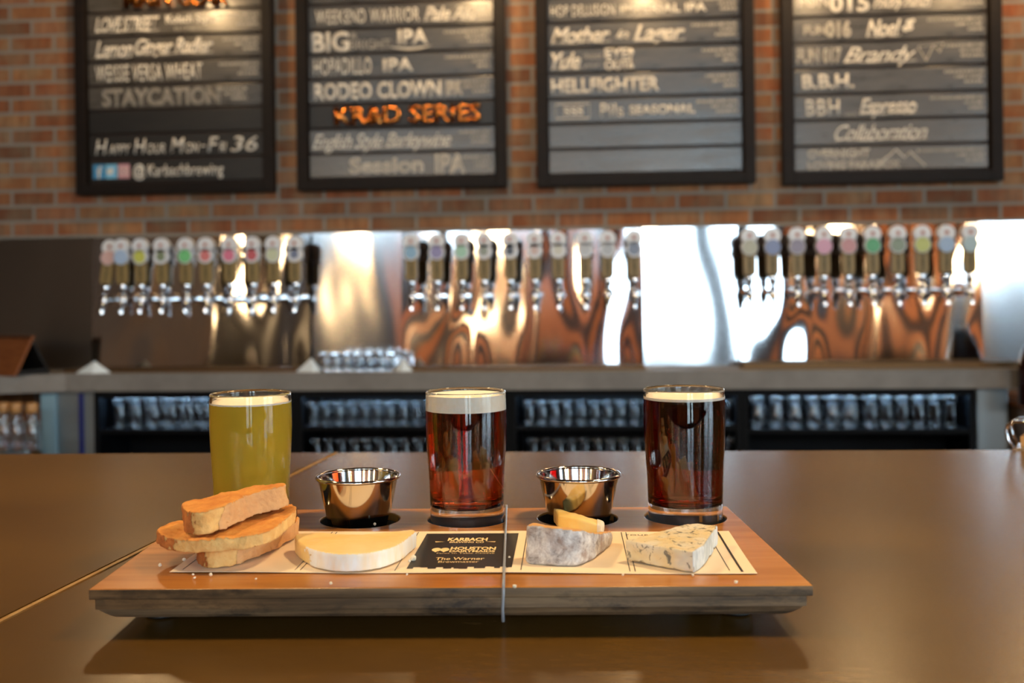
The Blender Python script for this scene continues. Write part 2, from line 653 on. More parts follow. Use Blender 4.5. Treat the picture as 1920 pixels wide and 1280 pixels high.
def text_mesh(s, height, width=None, shear=0.0, bold=0.0, outline=0.0, align='LEFT', depth=0.0006, spacing=1.0):
    """Flat lettering in the XY plane: cap height = height, squeezed to width if given."""
    c = bpy.data.curves.new('t', 'FONT')
    c.body = s
    c.size = 1.0
    c.shear = shear
    c.offset = bold
    c.space_character = spacing
    c.resolution_u = 3
    if outline:
        c.fill_mode = 'NONE'
        c.bevel_depth = outline
        c.bevel_resolution = 0
    o = bpy.data.objects.new('t', c)
    COL.objects.link(o)
    dg = bpy.context.evaluated_depsgraph_get()
    me = bpy.data.meshes.new_from_object(o.evaluated_get(dg))
    bpy.data.objects.remove(o, do_unlink=True)
    xs = [v.co.x for v in me.vertices]
    if not xs:
        return me
    x0, x1 = min(xs), max(xs)
    sy = height / 0.69
    sx = (width / (x1 - x0)) if width else sy
    off = {'LEFT': -x0, 'CENTER': -(x0 + x1) / 2, 'RIGHT': -x1}[align]
    for v in me.vertices:
        v.co = Vector(((v.co.x + off) * sx, v.co.y * sy, v.co.z * sy if outline else 0))
    if depth and not outline:
        bm = bmesh.new()
        bm.from_mesh(me)
        r = bmesh.ops.extrude_face_region(bm, geom=bm.faces[:])
        for e in r['geom']:
            if isinstance(e, bmesh.types.BMVert):
                e.co.z += depth
        bm.to_mesh(me)
        bm.free()
    return me


def join_into(bm, me, mtx=None):
    t = bmesh.new()
    t.from_mesh(me)
    if mtx is not None:
        bmesh.ops.transform(t, matrix=mtx, verts=t.verts)
    tmp = bpy.data.meshes.new('j')
    t.to_mesh(tmp)
    t.free()
    bm.from_mesh(tmp)
    bpy.data.meshes.remove(tmp)
    return bm


def raw_obj(name, bm, m, parent):
    """like obj() but keeps the face normals as they are (lettering)."""
    me = bpy.data.meshes.new(name)
    bm.to_mesh(me)
    bm.free()
    me.materials.append(m)
    o = bpy.data.objects.new(name, me)
    COL.objects.link(o)
    o.parent = parent
    return o


XZ = Matrix.Rotation(PI / 2, 4, 'X')          # XY lettering -> upright, facing -Y

# ------------------------------------------------------------------ the room
YW = 4.30          # face of the brick wall
RX0, RX1, RY0, RZ1 = -5.2, 8.0, -6.0, 4.4
BARZ = 1.07
CTZ = 0.944

bm = B()
box(bm, RX0 - 0.2, RX1 + 0.2, YW, YW + 0.2, 0, RZ1)
tag(obj('wall_back', bm, M_['brick']), 'red and brown brick wall behind the taps and menu boards', 'wall', kind='structure')
bm = B()
box(bm, RX0 - 0.2, RX0, RY0, YW, 0, RZ1)
tag(obj('wall_left', bm, M_['darkwall']), kind='structure')


def wall_with_openings(name, horizontal, a0, a1, openings, f0, f1, m):
    """Wall of boxes around openings [(a, b, z0, z1)], running along X (horizontal) or Y."""
    bm = B()

    def put(u0, u1, z0, z1):
        if u1 - u0 < 1e-4 or z1 - z0 < 1e-4:
            return
        if horizontal:
            box(bm, u0, u1, f0, f1, z0, z1)
        else:
            box(bm, f0, f1, u0, u1, z0, z1)
    cur = a0
    for (a, b, z0, z1) in sorted(openings):
        put(cur, a, 0, RZ1)
        put(a, b, 0, z0)
        put(a, b, z1, RZ1)
        cur = b
    put(cur, a1, 0, RZ1)
    return tag(obj(name, bm, m), kind='structure')


FW = [(-4.3, -2.3, 3.25, 3.95), (-2.1, -0.1, 3.25, 3.95), (0.50, 1.48, 0.12, 3.95), (1.82, 2.6, 0.12, 3.95), (5.45, 7.5, 2.4, 3.95)]
RW = [(-5.2, -3.0, 0.3, 3.3), (-2.6, -0.4, 0.3, 3.3)]
wall_with_openings('wall_front', True, RX0 - 0.2, RX1 + 0.2, FW, RY0 - 0.2, RY0, M_['hallwall'])
wall_with_openings('wall_right', False, RY0, YW, RW, RX1, RX1 + 0.2, M_['hallwall'])
for i, (a, b, z0, z1) in enumerate(FW + RW):
    fr = i < len(FW)
    bm = B()
    w = 0.05

    def bar(u0, u1, q0, q1):
        if fr:
            box(bm, u0, u1, RY0 - 0.14, RY0 - 0.06, q0, q1)
        else:
            box(bm, RX1 + 0.06, RX1 + 0.14, u0, u1, q0, q1)
    bar(a, a + w, z0, z1)
    bar(b - w, b, z0, z1)
    bar(a + w, b - w, z0, z0 + w)
    bar(a + w, b - w, z1 - w, z1)
    bar(a + w, b - w, z0 + (z1 - z0) * 0.72, z0 + (z1 - z0) * 0.72 + 0.045)
    f = tag(obj(f'window_{i + 1}', bm, M_['black_metal']), kind='structure')
    bm = B()
    if fr:
        box(bm, a + w, b - w, RY0 - 0.103, RY0 - 0.097, z0 + w, z1 - w)
    else:
        box(bm, RX1 + 0.097, RX1 + 0.103, a + w, b - w, z0 + w, z1 - w)
    obj('window_pane', bm, M_['pane'], f)
    # light portal: tells the renderer that the sky comes in here
    if fr:
        p = light('sky_portal', 'AREA', ((a + b) / 2, RY0 - 0.16, (z0 + z1) / 2), 1, (1, 1, 1), shape='RECTANGLE', size=b - a, size_y=z1 - z0)
        p.rotation_euler = (-PI / 2, 0, PI)
        p.rotation_euler = (PI / 2, 0, 0)
        p.rotation_euler = Vector((0, 1, 0)).to_track_quat('-Z', 'Z').to_euler()
    else:
        p = light('sky_portal', 'AREA', (RX1 + 0.16, (a + b) / 2, (z0 + z1) / 2), 1, (1, 1, 1), shape='RECTANGLE', size=b - a, size_y=z1 - z0)
        p.rotation_euler = Vector((-1, 0, 0)).to_track_quat('-Z', 'Z').to_euler()
    p.data.cycles.is_portal = True
bm = B()
box(bm, RX0 - 0.2, RX1 + 0.2, RY0 - 0.2, YW + 0.2, -0.1, 0)
tag(obj('floor', bm, M_['floor']), kind='structure')
bm = B()
box(bm, RX0 - 0.2, RX1 + 0.2, RY0 - 0.2, YW + 0.2, RZ1, RZ1 + 0.1)
tag(obj('ceiling', bm, M_['ceiling']), kind='structure')
bm = B()
box(bm, -30, 40, -40, RY0 - 0.2, -0.15, -0.05)
box(bm, RX1 + 0.2, 40, RY0 - 0.2, 20, -0.15, -0.05)
tag(obj('ground', bm, M_['outdoor']), kind='structure')
# vertical timber cladding on the hall wall behind the camera (seen mirrored in the steel)
bm = B()
x = -2.9
while x < 5.35:
    if not any(a - 0.14 < x < b + 0.02 for (a, b, q0, _) in FW if q0 < 2):
        box(bm, x, x + 0.17, RY0, RY0 + 0.03, 0.1, 3.2 if x < 0.05 else 4.0)
    x += 0.36
tag(obj('trim_1', bm, M_['timber']), kind='structure')

# ------------------------------------------------------------------ steel backsplash
YS = 4.27
SZ0, SZ1 = CTZ, 1.518
PX = [-2.178, -1.214, -0.819, 0.197, 0.593, 1.556]


def sheet(x0, x1, y, z0, z1, th, lean=0.0, nx=30, nz=24):
    """Steel sheet whose front face is at y along the top and leans back: its foot stands out by lean."""
    bm = B()
    g = []
    for j in range(nz + 1):
        row = []
        t = j / nz
        for i in range(nx + 1):
            row.append(bm.verts.new((x0 + (x1 - x0) * i / nx, y - lean * (1 - t), z0 + (z1 - z0) * t)))
        g.append(row)
    for j in range(nz):
        for i in range(nx):
            bm.faces.new((g[j][i], g[j][i + 1], g[j + 1][i + 1], g[j + 1][i]))
    r = bmesh.ops.extrude_face_region(bm, geom=bm.faces[:])
    for v in r['geom']:
        if isinstance(v, bmesh.types.BMVert):
            v.co.y = y + th
    uv = bm.loops.layers.uv.new('brush')
    for f in bm.faces:
        for l in f.loops:
            l[uv].uv = (l.vert.co.z, l.vert.co.x)
    return bm


for i, (a, b) in enumerate(((RX0 + 0.02, PX[0]), (PX[1], PX[2]), (PX[3], PX[4]), (PX[5], 2.9))):
    tag(obj(f'trim_{i + 2}', sheet(a + 0.001, b - 0.001, YS, SZ0, SZ1, 0.028, 0.022), M_['steel_dull' if i == 0 else 'steel'], smooth=True, auto=40), kind='structure')
PANEL_Y = 4.25
for (a, b, lab) in ((PX[0], PX[1], 'dark reflecting steel tap panel holding the taps nearest the wooden sign'),
                    (PX[2], PX[3], 'steel tap panel with orange wavy reflections behind the middle tap row'),
                    (PX[4], PX[5], 'steel tap panel with bright window glare above the raised drip tray')):
    r = root('tap_panel', ((a + b) / 2, PANEL_Y, SZ0), 0, lab, 'tap panel', 'steel tap panels')
    obj('face_sheet', sheet(-(b - a) / 2, (b - a) / 2, 0, 0, SZ1 - SZ0 - 0.004, 0.049, 0.028), M_['steel_tap'], r, smooth=True, auto=40)

# ------------------------------------------------------------------ back counter
bm = B()
prism(bm, [(-3.6, 3.41), (-2.16, 3.975), (1.60, 3.935), (1.60, YW - 0.002), (-3.6, YW - 0.002)], CTZ - 0.072, CTZ - 0.0005)
tag(obj('back_counter', bm, M_['concrete']), 'long grey concrete back counter running under the tap panels', 'counter')

# drip trays in front of the tap panels
for (a, b, h, lab) in ((PX[0] - 0.02, PX[1] + 0.0, 0.012, 'low steel drip tray under the taps nearest the wooden sign'),
                       (PX[2], PX[3], 0.012, 'low steel drip tray under the middle tap row'),
                       (PX[4] - 0.02, PX[5] + 0.09, 0.022, 'taller steel drip tray with raised rim under the taps by the dark bottle')):
    r = root('drip_tray', ((a + b) / 2, 4.105, CTZ), 0, lab, 'drip tray', 'drip trays on the back counter')
    w = (b - a) / 2
    bm = B()
    box(bm, -w, w, -0.075, 0.075, 0, 0.004)
    for (x0, x1, y0, y1) in ((-w, w, -0.075, -0.071), (-w, w, 0.071, 0.075), (-w, -w + 0.004, -0.071, 0.071), (w - 0.004, w, -0.071, 0.071)):
        box(bm, x0, x1, y0, y1, 0.004, h)
    obj('pan', bm, M_['bronze'], r)
    bm = B()
    n = int(2 * w / 0.02)
    for k in range(n):
        x = -w + 0.008 + k * (2 * w - 0.016) / (n - 1)
        box(bm, x - 0.0035, x + 0.0035, -0.070, 0.070, h - 0.005, h - 0.002)
    obj('grate', bm, M_['bronze'], r)


# ------------------------------------------------------------------ taps
def make_tap():
    r = root('beer_tap', (0, 0, 0))
    bm = B()
    cyl(bm, (0, 0.113, 0), (0, 0.107, 0), 0.026, 0.023, 28)
    cyl(bm, (0, 0.108, 0), (0, 0.01, 0), 0.0115, 0.0115, 20)
    obj('shank', bm, M_['chrome'], r, True, auto=40)
    bm = B()
    lathe(bm, [(0, -0.028), (0.010, -0.028), (0.0155, -0.018), (0.0165, 0.0), (0.0145, 0.012), (0.009, 0.019), (0.009, 0.024), (0, 0.024)], 24)
    obj('faucet_body', bm, M_['chrome'], r, True, auto=50)
    bm = B()
    tube(bm, [(0, 0.0, -0.008), (0, -0.014, -0.016), (0, -0.022, -0.03), (0, -0.024, -0.058)], [0.010, 0.0095, 0.0085, 0.0078], 16)
    obj('spout', bm, M_['chrome'], r, True, auto=50)
    return r


def handle_parts(r, emblem, tilt, ring):
    mx = Matrix.Rotation(tilt, 4, 'Y') @ Matrix.Rotation(-tilt * 1.6, 4, 'X')

    def put(name, bm, m, par, **k):
        bmesh.ops.transform(bm, matrix=mx, verts=bm.verts)
        return obj(name, bm, m, par, **k)
    bm = B()
    lathe(bm, [(0, 0.022), (0.0075, 0.022), (0.0085, 0.03), (0.0135, 0.036), (0.0145, 0.06), (0.012, 0.069), (0, 0.069)], 20)
    put('ferrule', bm, M_['chrome'], r, smooth=True, auto=50)
    bm = B()
    w0, w1, d = 0.0195, 0.024, 0.014
    prof = [(-w0, 0.067), (w0, 0.067), (w1, 0.078), (w1, 0.168), (-w1, 0.168), (-w1, 0.078)]
    a = [bm.verts.new((x, -d, z)) for x, z in prof]
    b = [bm.verts.new((x, d, z)) for x, z in prof]
    for i in range(6):
        j = (i + 1) % 6
        bm.faces.new((a[i], a[j], b[j], b[i]))
    bm.faces.new(a)
    bm.faces.new(b[::-1])
    bmesh.ops.bevel(bm, geom=bm.edges[:], offset=0.003, segments=2, affect='EDGES')
    h = put('handle', bm, M_['handle'], r, smooth=True, auto=40)
    if 'tap_text' not in CACHE:
        bm = B()
        t = text_mesh('KARBACH', 0.013, 0.076, bold=0.02, align='CENTER')
        join_into(bm, t, Matrix.Translation((0.0065, -d - 0.0004, 0.114)) @ XZ @ Matrix.Rotation(PI / 2, 4, 'Z'))
        CACHE['tap_text'] = raw_obj('lettering', bm, flat('tap_ink', 44, 50, 30), h).data
        if tilt:
            CACHE.pop('tap_text').transform(mx)
    else:
        l = bpy.data.objects.new('lettering', CACHE['tap_text'])
        COL.objects.link(l)
        l.parent = h
    for (z, rad, nm) in ((0.179, 0.0325, 'lower_badge'), (0.224, 0.0335, 'upper_badge')):
        bm = B()
        cyl(bm, (0, 0.008, z), (0, -0.019, z), rad, rad * 0.96, 32)
        bd = put(nm, bm, M_['badge'], r, smooth=True, auto=40)
        bm = B()
        if nm == 'upper_badge':
            cyl(bm, (0, -0.0188, z + 0.002), (0, -0.0197, z + 0.002), 0.008, 0.0075, 20)
            put('emblem', bm, flat('rust_emblem', 176, 96, 74), bd)
        else:
            cyl(bm, (0, -0.0188, z), (0, -0.0197, z), 0.0325 * ring, 0.0325 * ring * 0.98, 28)
            put('emblem', bm, emblem, bd)


CACHE = {}
ROWS = [
    ('in the row nearest the wooden sign', (-2.066, -1.982, -1.901, -1.809, -1.705, -1.618, -1.517, -1.419, -1.33, -1.239),
     [('peach and pale blue', (226, 178, 170), .95), ('powder blue', (168, 198, 236), .95), ('lime yellow', (202, 206, 64), .8), ('olive grey', (112, 128, 88), .6),
      ('bright green', (96, 204, 112), .85), ('coral red', (226, 108, 108), .7), ('hot pink', (232, 104, 140), .75), ('crimson', (200, 66, 76), .7),
      ('cream and pale green', (212, 218, 176), .8), ('navy and white', (96, 110, 146), .55)]),
    ('in the middle row', (-0.751, -0.645, -0.543, -0.451, -0.344, -0.244, -0.148, -0.04, 0.052, 0.158),
     [('sky blue', (134, 186, 222), .8), ('violet and orange', (140, 134, 190), .8), ('mint green', (168, 224, 196), .75), ('grey ringed', (150, 160, 146), .55),
      ('dark slate', (58, 70, 92), .5), ('white and red', (222, 190, 184), .5), ('ivory', (224, 222, 206), .6), ('silver white', (206, 212, 220), .7),
      ('pale grey', (188, 196, 206), .7), ('steel blue', (120, 138, 168), .75)]),
    ('in the row above the raised drip tray', (0.616, 0.706, 0.802, 0.906, 1.001, 1.094, 1.191, 1.285, 1.377, 1.468),
     [('beige', (188, 190, 168), .9), ('slate blue', (120, 140, 190), .95), ('grey violet', (140, 134, 160), .9), ('pastel pink', (224, 160, 192), .95),
      ('rose red', (206, 140, 146), .9), ('emerald green', (70, 168, 110), .9), ('moss green', (126, 146, 124), .85), ('yellow green', (196, 206, 106), .9),
      ('light blue', (158, 190, 228), .95), ('peach and aqua', (176, 206, 214), .95)]),
]
tap0 = make_tap()
first = True
FAUCET_Z = 1.243
for (where, xs, cols) in ROWS:
    for i, (x, (cn, c, ring)) in enumerate(zip(xs, cols)):
        t = tap0 if first else None
        if t is None:
            t = tap0.copy()
            COL.objects.link(t)
            for ch in BASE:
                d = ch.copy()
                COL.objects.link(d)
                d.parent = t
        else:
            BASE = list(tap0.children)
        t.location = (x, PANEL_Y - 0.1305, FAUCET_Z)
        tag(t, f'beer tap with {cn} lower badge {where}', 'beer tap', 'beer taps along the steel panels')
        handle_parts(t, flat('emblem_' + cn.replace(' ', '_'), *[q * 0.8 + 46 for q in c]), math.radians(5) if first else 0.0, ring)
        first = False

# ------------------------------------------------------------------ menu boards
ROWH = 0.1065


def dashes(bm, x1, z, w, h, rnd):
    """One line of tiny illegible print, right-aligned at x1."""
    x = x1 - w
    while x < x1 - 0.003:
        l = min(rnd.uniform(0.008, 0.022), x1 - x)
        box(bm, x, x + l, -0.0008, 0.0, z - h / 2, z + h / 2)
        x += l + 0.004


# text spec: (string, x, z, width, cap height, kind)   x from the slat's left end, z from its middle
def T(s, x, w, h, kind='b', z=0.0):
    return (s, x, z, w, h, kind)


MENUS = [
    [  # first board, rows from the bottom
        [('icons',), T('@', 0.185, 0.055, 0.050, 'b'), T('Karbachbrewing', 0.25, 0.34, 0.050, 'k')],
        [T('H', 0.015, 0.055, 0.066, 'i'), T('APPY', 0.075, 0.10, 0.042, 'i', -0.012), T('H', 0.19, 0.055, 0.066, 'i'), T('OUR', 0.25, 0.08, 0.042, 'i', -0.012), T('M', 0.355, 0.062, 0.066, 'i'), T('ON', 0.422, 0.062, 0.042, 'i', -0.012), ('dash', 0.492, 0.512), T('F', 0.52, 0.05, 0.066, 'i'), T('RI', 0.574, 0.03, 0.042, 'i', -0.012), T('36', 0.622, 0.12, 0.064, 'i')],
        [],
        [T('STAYCATION', 0.05, 0.53, 0.070, 'o')],
        [T('WEISSE VERSA WHEAT', 0.02, 0.48, 0.070, 'c')],
        [T('Lemon', 0.02, 0.17, 0.070, 's'), T('Ginger Radler', 0.20, 0.35, 0.066, 's', 0.006)],
        [T('LOVE STREET', 0.02, 0.29, 0.060, 's'), T('Kolsch Style', 0.34, 0.22, 0.034, 'b', 0.016), T('BLONDE', 0.38, 0.12, 0.016, 'f', -0.026)],
        [T('MAIN GEAR', 0.16, 0.46, 0.074, 'g')],
    ],
    [
        [T('Session', 0.16, 0.32, 0.062, 'o'), T('IPA', 0.53, 0.13, 0.078, 'o')],
        [T('English Style Barleywine', 0.0, 0.60, 0.062, 'h')],
        [T('KR&D SERIES', 0.10, 0.63, 0.072, 'g')],
        [T('RODEO CLOWN', 0.01, 0.55, 0.066, 'b'), T('IPA', 0.58, 0.07, 0.058, 'o')],
        [T('HOPADILLO', 0.01, 0.25, 0.068, 'c'), T('IPA', 0.31, 0.13, 0.052, 'b')],
        [T('BIG', 0.0, 0.165, 0.080, 'b'), T('&', 0.17, 0.03, 0.026, 'f', 0.026), T('BRIGHT', 0.17, 0.175, 0.040, 'f', -0.016), T('IPA', 0.375, 0.13, 0.060, 'b', 0.012), ('swash', 0.355, 0.53)],
        [T('WEEKEND WARRIOR', 0.02, 0.45, 0.058, 'c'), T('Pale Ale', 0.49, 0.22, 0.058, 's')],
        [T('MINT JULEP', 0.1, 0.4, 0.06, 'c')] if False else [],
    ],
    [
        [],
        [],
        [('panel', 0.03, 0.17), T('SSS', 0.05, 0.085, 0.030, 'b'), T('Pils', 0.205, 0.095, 0.056, 'c'), T('SEASONAL', 0.325, 0.27, 0.036, 'b', -0.002)],
        [T('HELLFIGHTER', 0.0, 0.45, 0.056, 'b')],
        [T('Yule', 0.0, 0.125, 0.066, 's'), T('shoot', 0.135, 0.08, 0.026, 'f', 0.018), T('your', 0.135, 0.07, 0.020, 'f', -0.020), T('EYE', 0.225, 0.10, 0.040, 'b', 0.026), T('OUT', 0.225, 0.10, 0.040, 'b', -0.024), ('flask', 0.345)],
        [T('Mother', 0.0, 0.25, 0.062, 's'), T('in', 0.272, 0.055, 0.034, 's'), T('Lager', 0.345, 0.215, 0.066, 's')],
        [T('HOP DELUSION', 0.0, 0.27, 0.046, 'c', -0.004), T('IMPERIAL IPA', 0.29, 0.36, 0.034, 'b', -0.006)],
        [],
    ],
    [
        [T('OVERNIGHT', 0.04, 0.25, 0.032, 'o', 0.022), T('LOVING PARADOX', 0.04, 0.37, 0.030, 'o', -0.026), ('peaks',)],
        [T('Collaboration', 0.15, 0.37, 0.062, 'h')],
        [T('BBH', 0.035, 0.135, 0.066, 'c'), T('with', 0.19, 0.05, 0.018, 'f', -0.03), T('Espresso', 0.25, 0.23, 0.062, 's')],
        [T('B.B.H.', 0.02, 0.21, 0.056, 'b')],
        [T('FUN 017', 0.0, 0.18, 0.056, 'o'), T('Brandy', 0.19, 0.29, 0.062, 'h'), ('bow', 0.50)],
        [T('FUN', 0.03, 0.09, 0.036, 'o'), T('016', 0.12, 0.10, 0.060, 'o'), T('Noel', 0.28, 0.14, 0.066, 's'), ('leaf', 0.45)],
        [T('FUN', 0.01, 0.12, 0.050, 'c', 0.014), T('015', 0.135, 0.16, 0.068, 'b'), T('Prickly Punch', 0.31, 0.23, 0.044, 's')],
        [],
    ],
]
BOARDS = [(-2.250, -1.370, 1.700, 'first menu board, with gold MAIN GEAR letters and coloured social media squares'),
          (-1.266, -0.365, 1.700, 'second menu board, with the shining copper KR&D SERIES letters'),
          (-0.238, 0.666, 1.695, 'third menu board, with two blank bluish slats at its bottom'),
          (0.776, 1.652, 1.683, 'fourth menu board, with a mountain peak drawing on its lowest slat')]
SLAT_TONES = [(50, 47, 44), (58, 55, 51), (66, 63, 58), (46, 43, 41)]


def make_board(bi, x0, x1, zb, label):
    rnd = random.Random(bi + 3)
    fw, fd = 0.046, 0.055
    nrow = 8
    H = nrow * ROWH + 2 * fw + 0.01
    Yb = YW - 0.004
    r = root('menu_board', ((x0 + x1) / 2, Yb, zb), 0, label, 'menu board', 'menu boards on the brick wall')
    w = (x1 - x0) / 2
    bm = B()
    box(bm, -w, -w + fw, -fd, 0, 0, H, 0.003)
    box(bm, w - fw, w, -fd, 0, 0, H, 0.003)
    box(bm, -w + fw, w - fw, -fd, 0, 0, fw, 0.003)
    box(bm, -w + fw, w - fw, -fd, 0, H - fw, H, 0.003)
    obj('frame', bm, M_['frame'], r)
    bm = B()
    box(bm, -w + fw, w - fw, -0.012, -0.001, fw, H - fw)
    obj('backing', bm, M_['backing'], r)
    L = 2 * (w - fw) - 0.012
    for k in range(nrow):
        z0 = fw + 0.005 + k * ROWH
        zc = z0 + ROWH / 2
        bm = B()
        box(bm, -L / 2, L / 2, -0.030, -0.0125, -ROWH / 2 + 0.006, ROWH / 2 - 0.006, 0.002)
        dark = (bi == 0 and k in (0, 1, 2)) or (bi == 1 and k == 2)
        pl = obj('plank', bm, M_['slat_dark'] if dark else M_['slat'], r, loc=(0, 0, zc))
        front = -0.0303
        spec = MENUS[bi][k]
        lets = {'chalk': B(), 'chalk_grey': B(), 'copper': B(), 'drawing': B()}
        used = set()
        for t in spec:
            if t[0] == 'icons':
                for q, (nm, c) in enumerate((('blue_square', (70, 148, 196)), ('light_blue_square', (120, 190, 226)), ('rose_square', (206, 150, 158)))):
                    bm = B()
                    x = -L / 2 + 0.018 + q * 0.056
                    box(bm, x, x + 0.052, front - 0.0012, front, -0.032, 0.030)
                    ic = obj('social_square', bm, flat(nm, *c), pl)
                ub = lets['chalk']
                used.add('chalk')
                join_into(ub, text_mesh('f', 0.05, 0.022, bold=0.03), Matrix.Translation((-L / 2 + 0.034, front - 0.0012, -0.03)) @ XZ)
                xb = -L / 2 + 0.074
                pts = [(xb + 0.006, 0.012), (xb + 0.016, 0.006), (xb + 0.02, 0.016), (xb + 0.032, 0.014), (xb + 0.036, 0.006), (xb + 0.030, -0.012), (xb + 0.014, -0.016), (xb + 0.006, -0.008)]
                vs = [ub.verts.new((px, front - 0.0016, pz)) for px, pz in pts]
                ub.faces.new(vs)
                xb = -L / 2 + 0.130
                tube(ub, [(xb + 0.008, front - 0.002, -0.02), (xb + 0.044, front - 0.002, -0.02), (xb + 0.044, front - 0.002, 0.018), (xb + 0.008, front - 0.002, 0.018)], 0.002, 6, True)
                tube(ub, [(xb + 0.026 + 0.010 * math.cos(a), front - 0.002, -0.001 + 0.010 * math.sin(a)) for a in [2 * PI * q / 14 for q in range(14)]], 0.002, 6, True)
                continue
            if t[0] == 'swash':
                xs = [t[1] + (t[2] - t[1]) * q / 12 for q in range(13)]
                tube(lets['drawing'], [(-L / 2 + x, front - 0.001, -0.030 - 0.012 * math.sin(PI * q / 12)) for q, x in enumerate(xs)], [0.001 + 0.005 * math.sin(PI * q / 12) for q in range(13)], 6)
                used.add('drawing')
                continue
            if t[0] == 'dash':
                box(lets['drawing'], -L / 2 + t[1] + 0.012, -L / 2 + t[2] + 0.012, front - 0.0008, front, -0.008, -0.002)
                used.add('drawing')
                continue
            if t[0] == 'panel':
                xa, xb = -L / 2 + t[1], -L / 2 + t[2]
                tube(lets['drawing'], [(xa, front - 0.001, -0.03), (xb, front - 0.001, -0.03), (xb, front - 0.001, 0.03), (xa, front - 0.001, 0.03)], 0.003, 6, True)
                used.add('drawing')
                continue
            if t[0] == 'flask':
                xa = -L / 2 + t[1]
                tube(lets['drawing'], [(xa, front - 0.001, -0.042), (xa, front - 0.001, -0.03), (xa, front - 0.001, -0.02), (xa, front - 0.001, 0.01), (xa, front - 0.001, 0.02), (xa, front - 0.001, 0.034), (xa, front - 0.001, 0.044)],
                     [0.010, 0.013, 0.004, 0.004, 0.014, 0.012, 0.003], 8)
                used.add('drawing')
                continue
            if t[0] == 'peaks':
                tube(lets['drawing'], [(-L / 2 + x, front - 0.001, z) for x, z in ((0.33, -0.034), (0.36, -0.005), (0.385, 0.012), (0.405, 0.034), (0.44, -0.002), (0.462, 0.022), (0.52, -0.036))], 0.0035, 6)
                used.add('drawing')
                continue
            if t[0] == 'bow':
                xa = -L / 2 + t[1]
                tube(lets['drawing'], [(xa, front - 0.001, 0.024), (xa + 0.06, front - 0.001, 0.03), (xa + 0.03, front - 0.001, -0.034)], 0.003, 6, True)
                tube(lets['drawing'], [(xa + 0.06, front - 0.001, 0.03), (xa + 0.10, front - 0.001, 0.036), (xa + 0.085, front - 0.001, 0.0)], 0.003, 6, True)
                used.add('drawing')
                continue
            if t[0] == 'leaf':
                xa = -L / 2 + t[1]
                for (dx, dz, rr) in ((0, -0.006, 0.012), (0.018, -0.002, 0.012), (0.016, 0.018, 0.013), (0.03, 0.026, 0.008)):
                    cyl(lets['drawing'], (xa + dx, front + 0.0002, dz), (xa + dx, front - 0.0012, dz), rr, rr, 14)
                used.add('drawing')
                continue
            s, x, z, wd, h, kind = t
            key = 'copper' if kind == 'g' else 'chalk_grey' if kind in 'of' and kind == 'f' else 'chalk'
            kw = dict(b=dict(bold=0.028), c=dict(bold=0.006, spacing=1.08), s=dict(shear=0.35, bold=0.022, spacing=0.92), h=dict(shear=0.45, bold=0.0, spacing=0.9), i=dict(shear=0.22, bold=0.004), k=dict(shear=0.1, bold=0.01, spacing=1.05),
                      o=dict(outline=0.032), f=dict(), g=dict(bold=0.03, depth=0.022))[kind]
            if kind == 'o':
                key = 'chalk_grey' if bi == 0 else 'chalk'
            me = text_mesh(s, h, wd, **kw)
            join_into(lets[key], me, Matrix.Translation((-L / 2 + x + 0.012, front, z - h / 2)) @ XZ)
            if kind in 'sh':       # the script words end in a hand-drawn underline stroke
                xs = [-L / 2 + x + 0.012 + wd * q / 10 for q in range(11)]
                tube(lets[key], [(a, front - 0.0006, z - h / 2 + 0.003 * math.sin(q * 1.3)) for q, a in enumerate(xs)], 0.0016, 6)
            used.add(key)
        for key, lb in lets.items():
            if key in used:
                raw_obj('chalk_drawing' if key == 'drawing' else 'lettering', lb, M_['chalk' if key == 'drawing' else key], pl)
            else:
                lb.free()
        # small print at the slat's far end
        if spec and not any(t[0] == 'icons' for t in spec) and not (bi == 0 and k in (1, 7)) and not (bi == 1 and k == 2) and not (bi == 3 and k == 1):
            bm = B()
            n = 3
            for q, wd in enumerate((rnd.uniform(0.12, 0.2) if bi < 3 else rnd.uniform(0.14, 0.3), rnd.uniform(0.07, 0.12), rnd.uniform(0.05, 0.1))):
                dashes(bm, L / 2 - 0.016 - (0.05 if (bi == 0 and k == 3) else 0), 0.026 - q * 0.021, wd, 0.0105, rnd)
            bmesh.ops.translate(bm, vec=(0, front, 0), verts=bm.verts)
            raw_obj('fine_print', bm, M_['chalk_grey'], pl)
    return r


for bi, (a, b, zb, lab) in enumerate(BOARDS):
    make_board(bi, a, b, zb, lab)

# ------------------------------------------------------------------ cabinets under the back counter
CZ1 = CTZ - 0.0725


def shelf_cabinet(x0, x1, label, shelves, y0=4.0):
    r = root('glass_cabinet', ((x0 + x1) / 2, y0, 0.0), 0, label, 'cabinet', 'black glass cabinets under the back counter')
    w, d = (x1 - x0) / 2, YW - y0 - 0.01
    bm = B()
    t = 0.022
    box(bm, -w, -w + t, 0, d, 0.08, CZ1)
    box(bm, w - t, w, 0, d, 0.08, CZ1)
    box(bm, -w + t, w - t, d - 0.01, d, 0.08, CZ1)
    box(bm, -w + t, w - t, 0, d - 0.01, CZ1 - 0.016, CZ1)
    box(bm, -w + t, w - t, 0, d - 0.01, 0.08, 0.1)
    box(bm, -w + t, w - t, -0.0005, 0.006, CZ1 - 0.030, CZ1)
    obj('carcass', bm, M_['cabinet'], r)
    bm = B()
    box(bm, -w + t + 0.01, w - t - 0.01, 0.008, 0.018, CZ1 - 0.026, CZ1 - 0.017)  # cool strip added to make the shelf glasses glint
    obj('light_strip', bm, M_['led'], r)
    for z in shelves:
        bm = B()
        box(bm, -w + t, w - t, 0.005, d - 0.01, z - 0.018, z)
        obj('shelf', bm, M_['cabinet'], r)
    bm = B()
    box(bm, -w, w, 0.03, d, 0, 0.08)
    obj('plinth', bm, M_['black'], r)
    return r


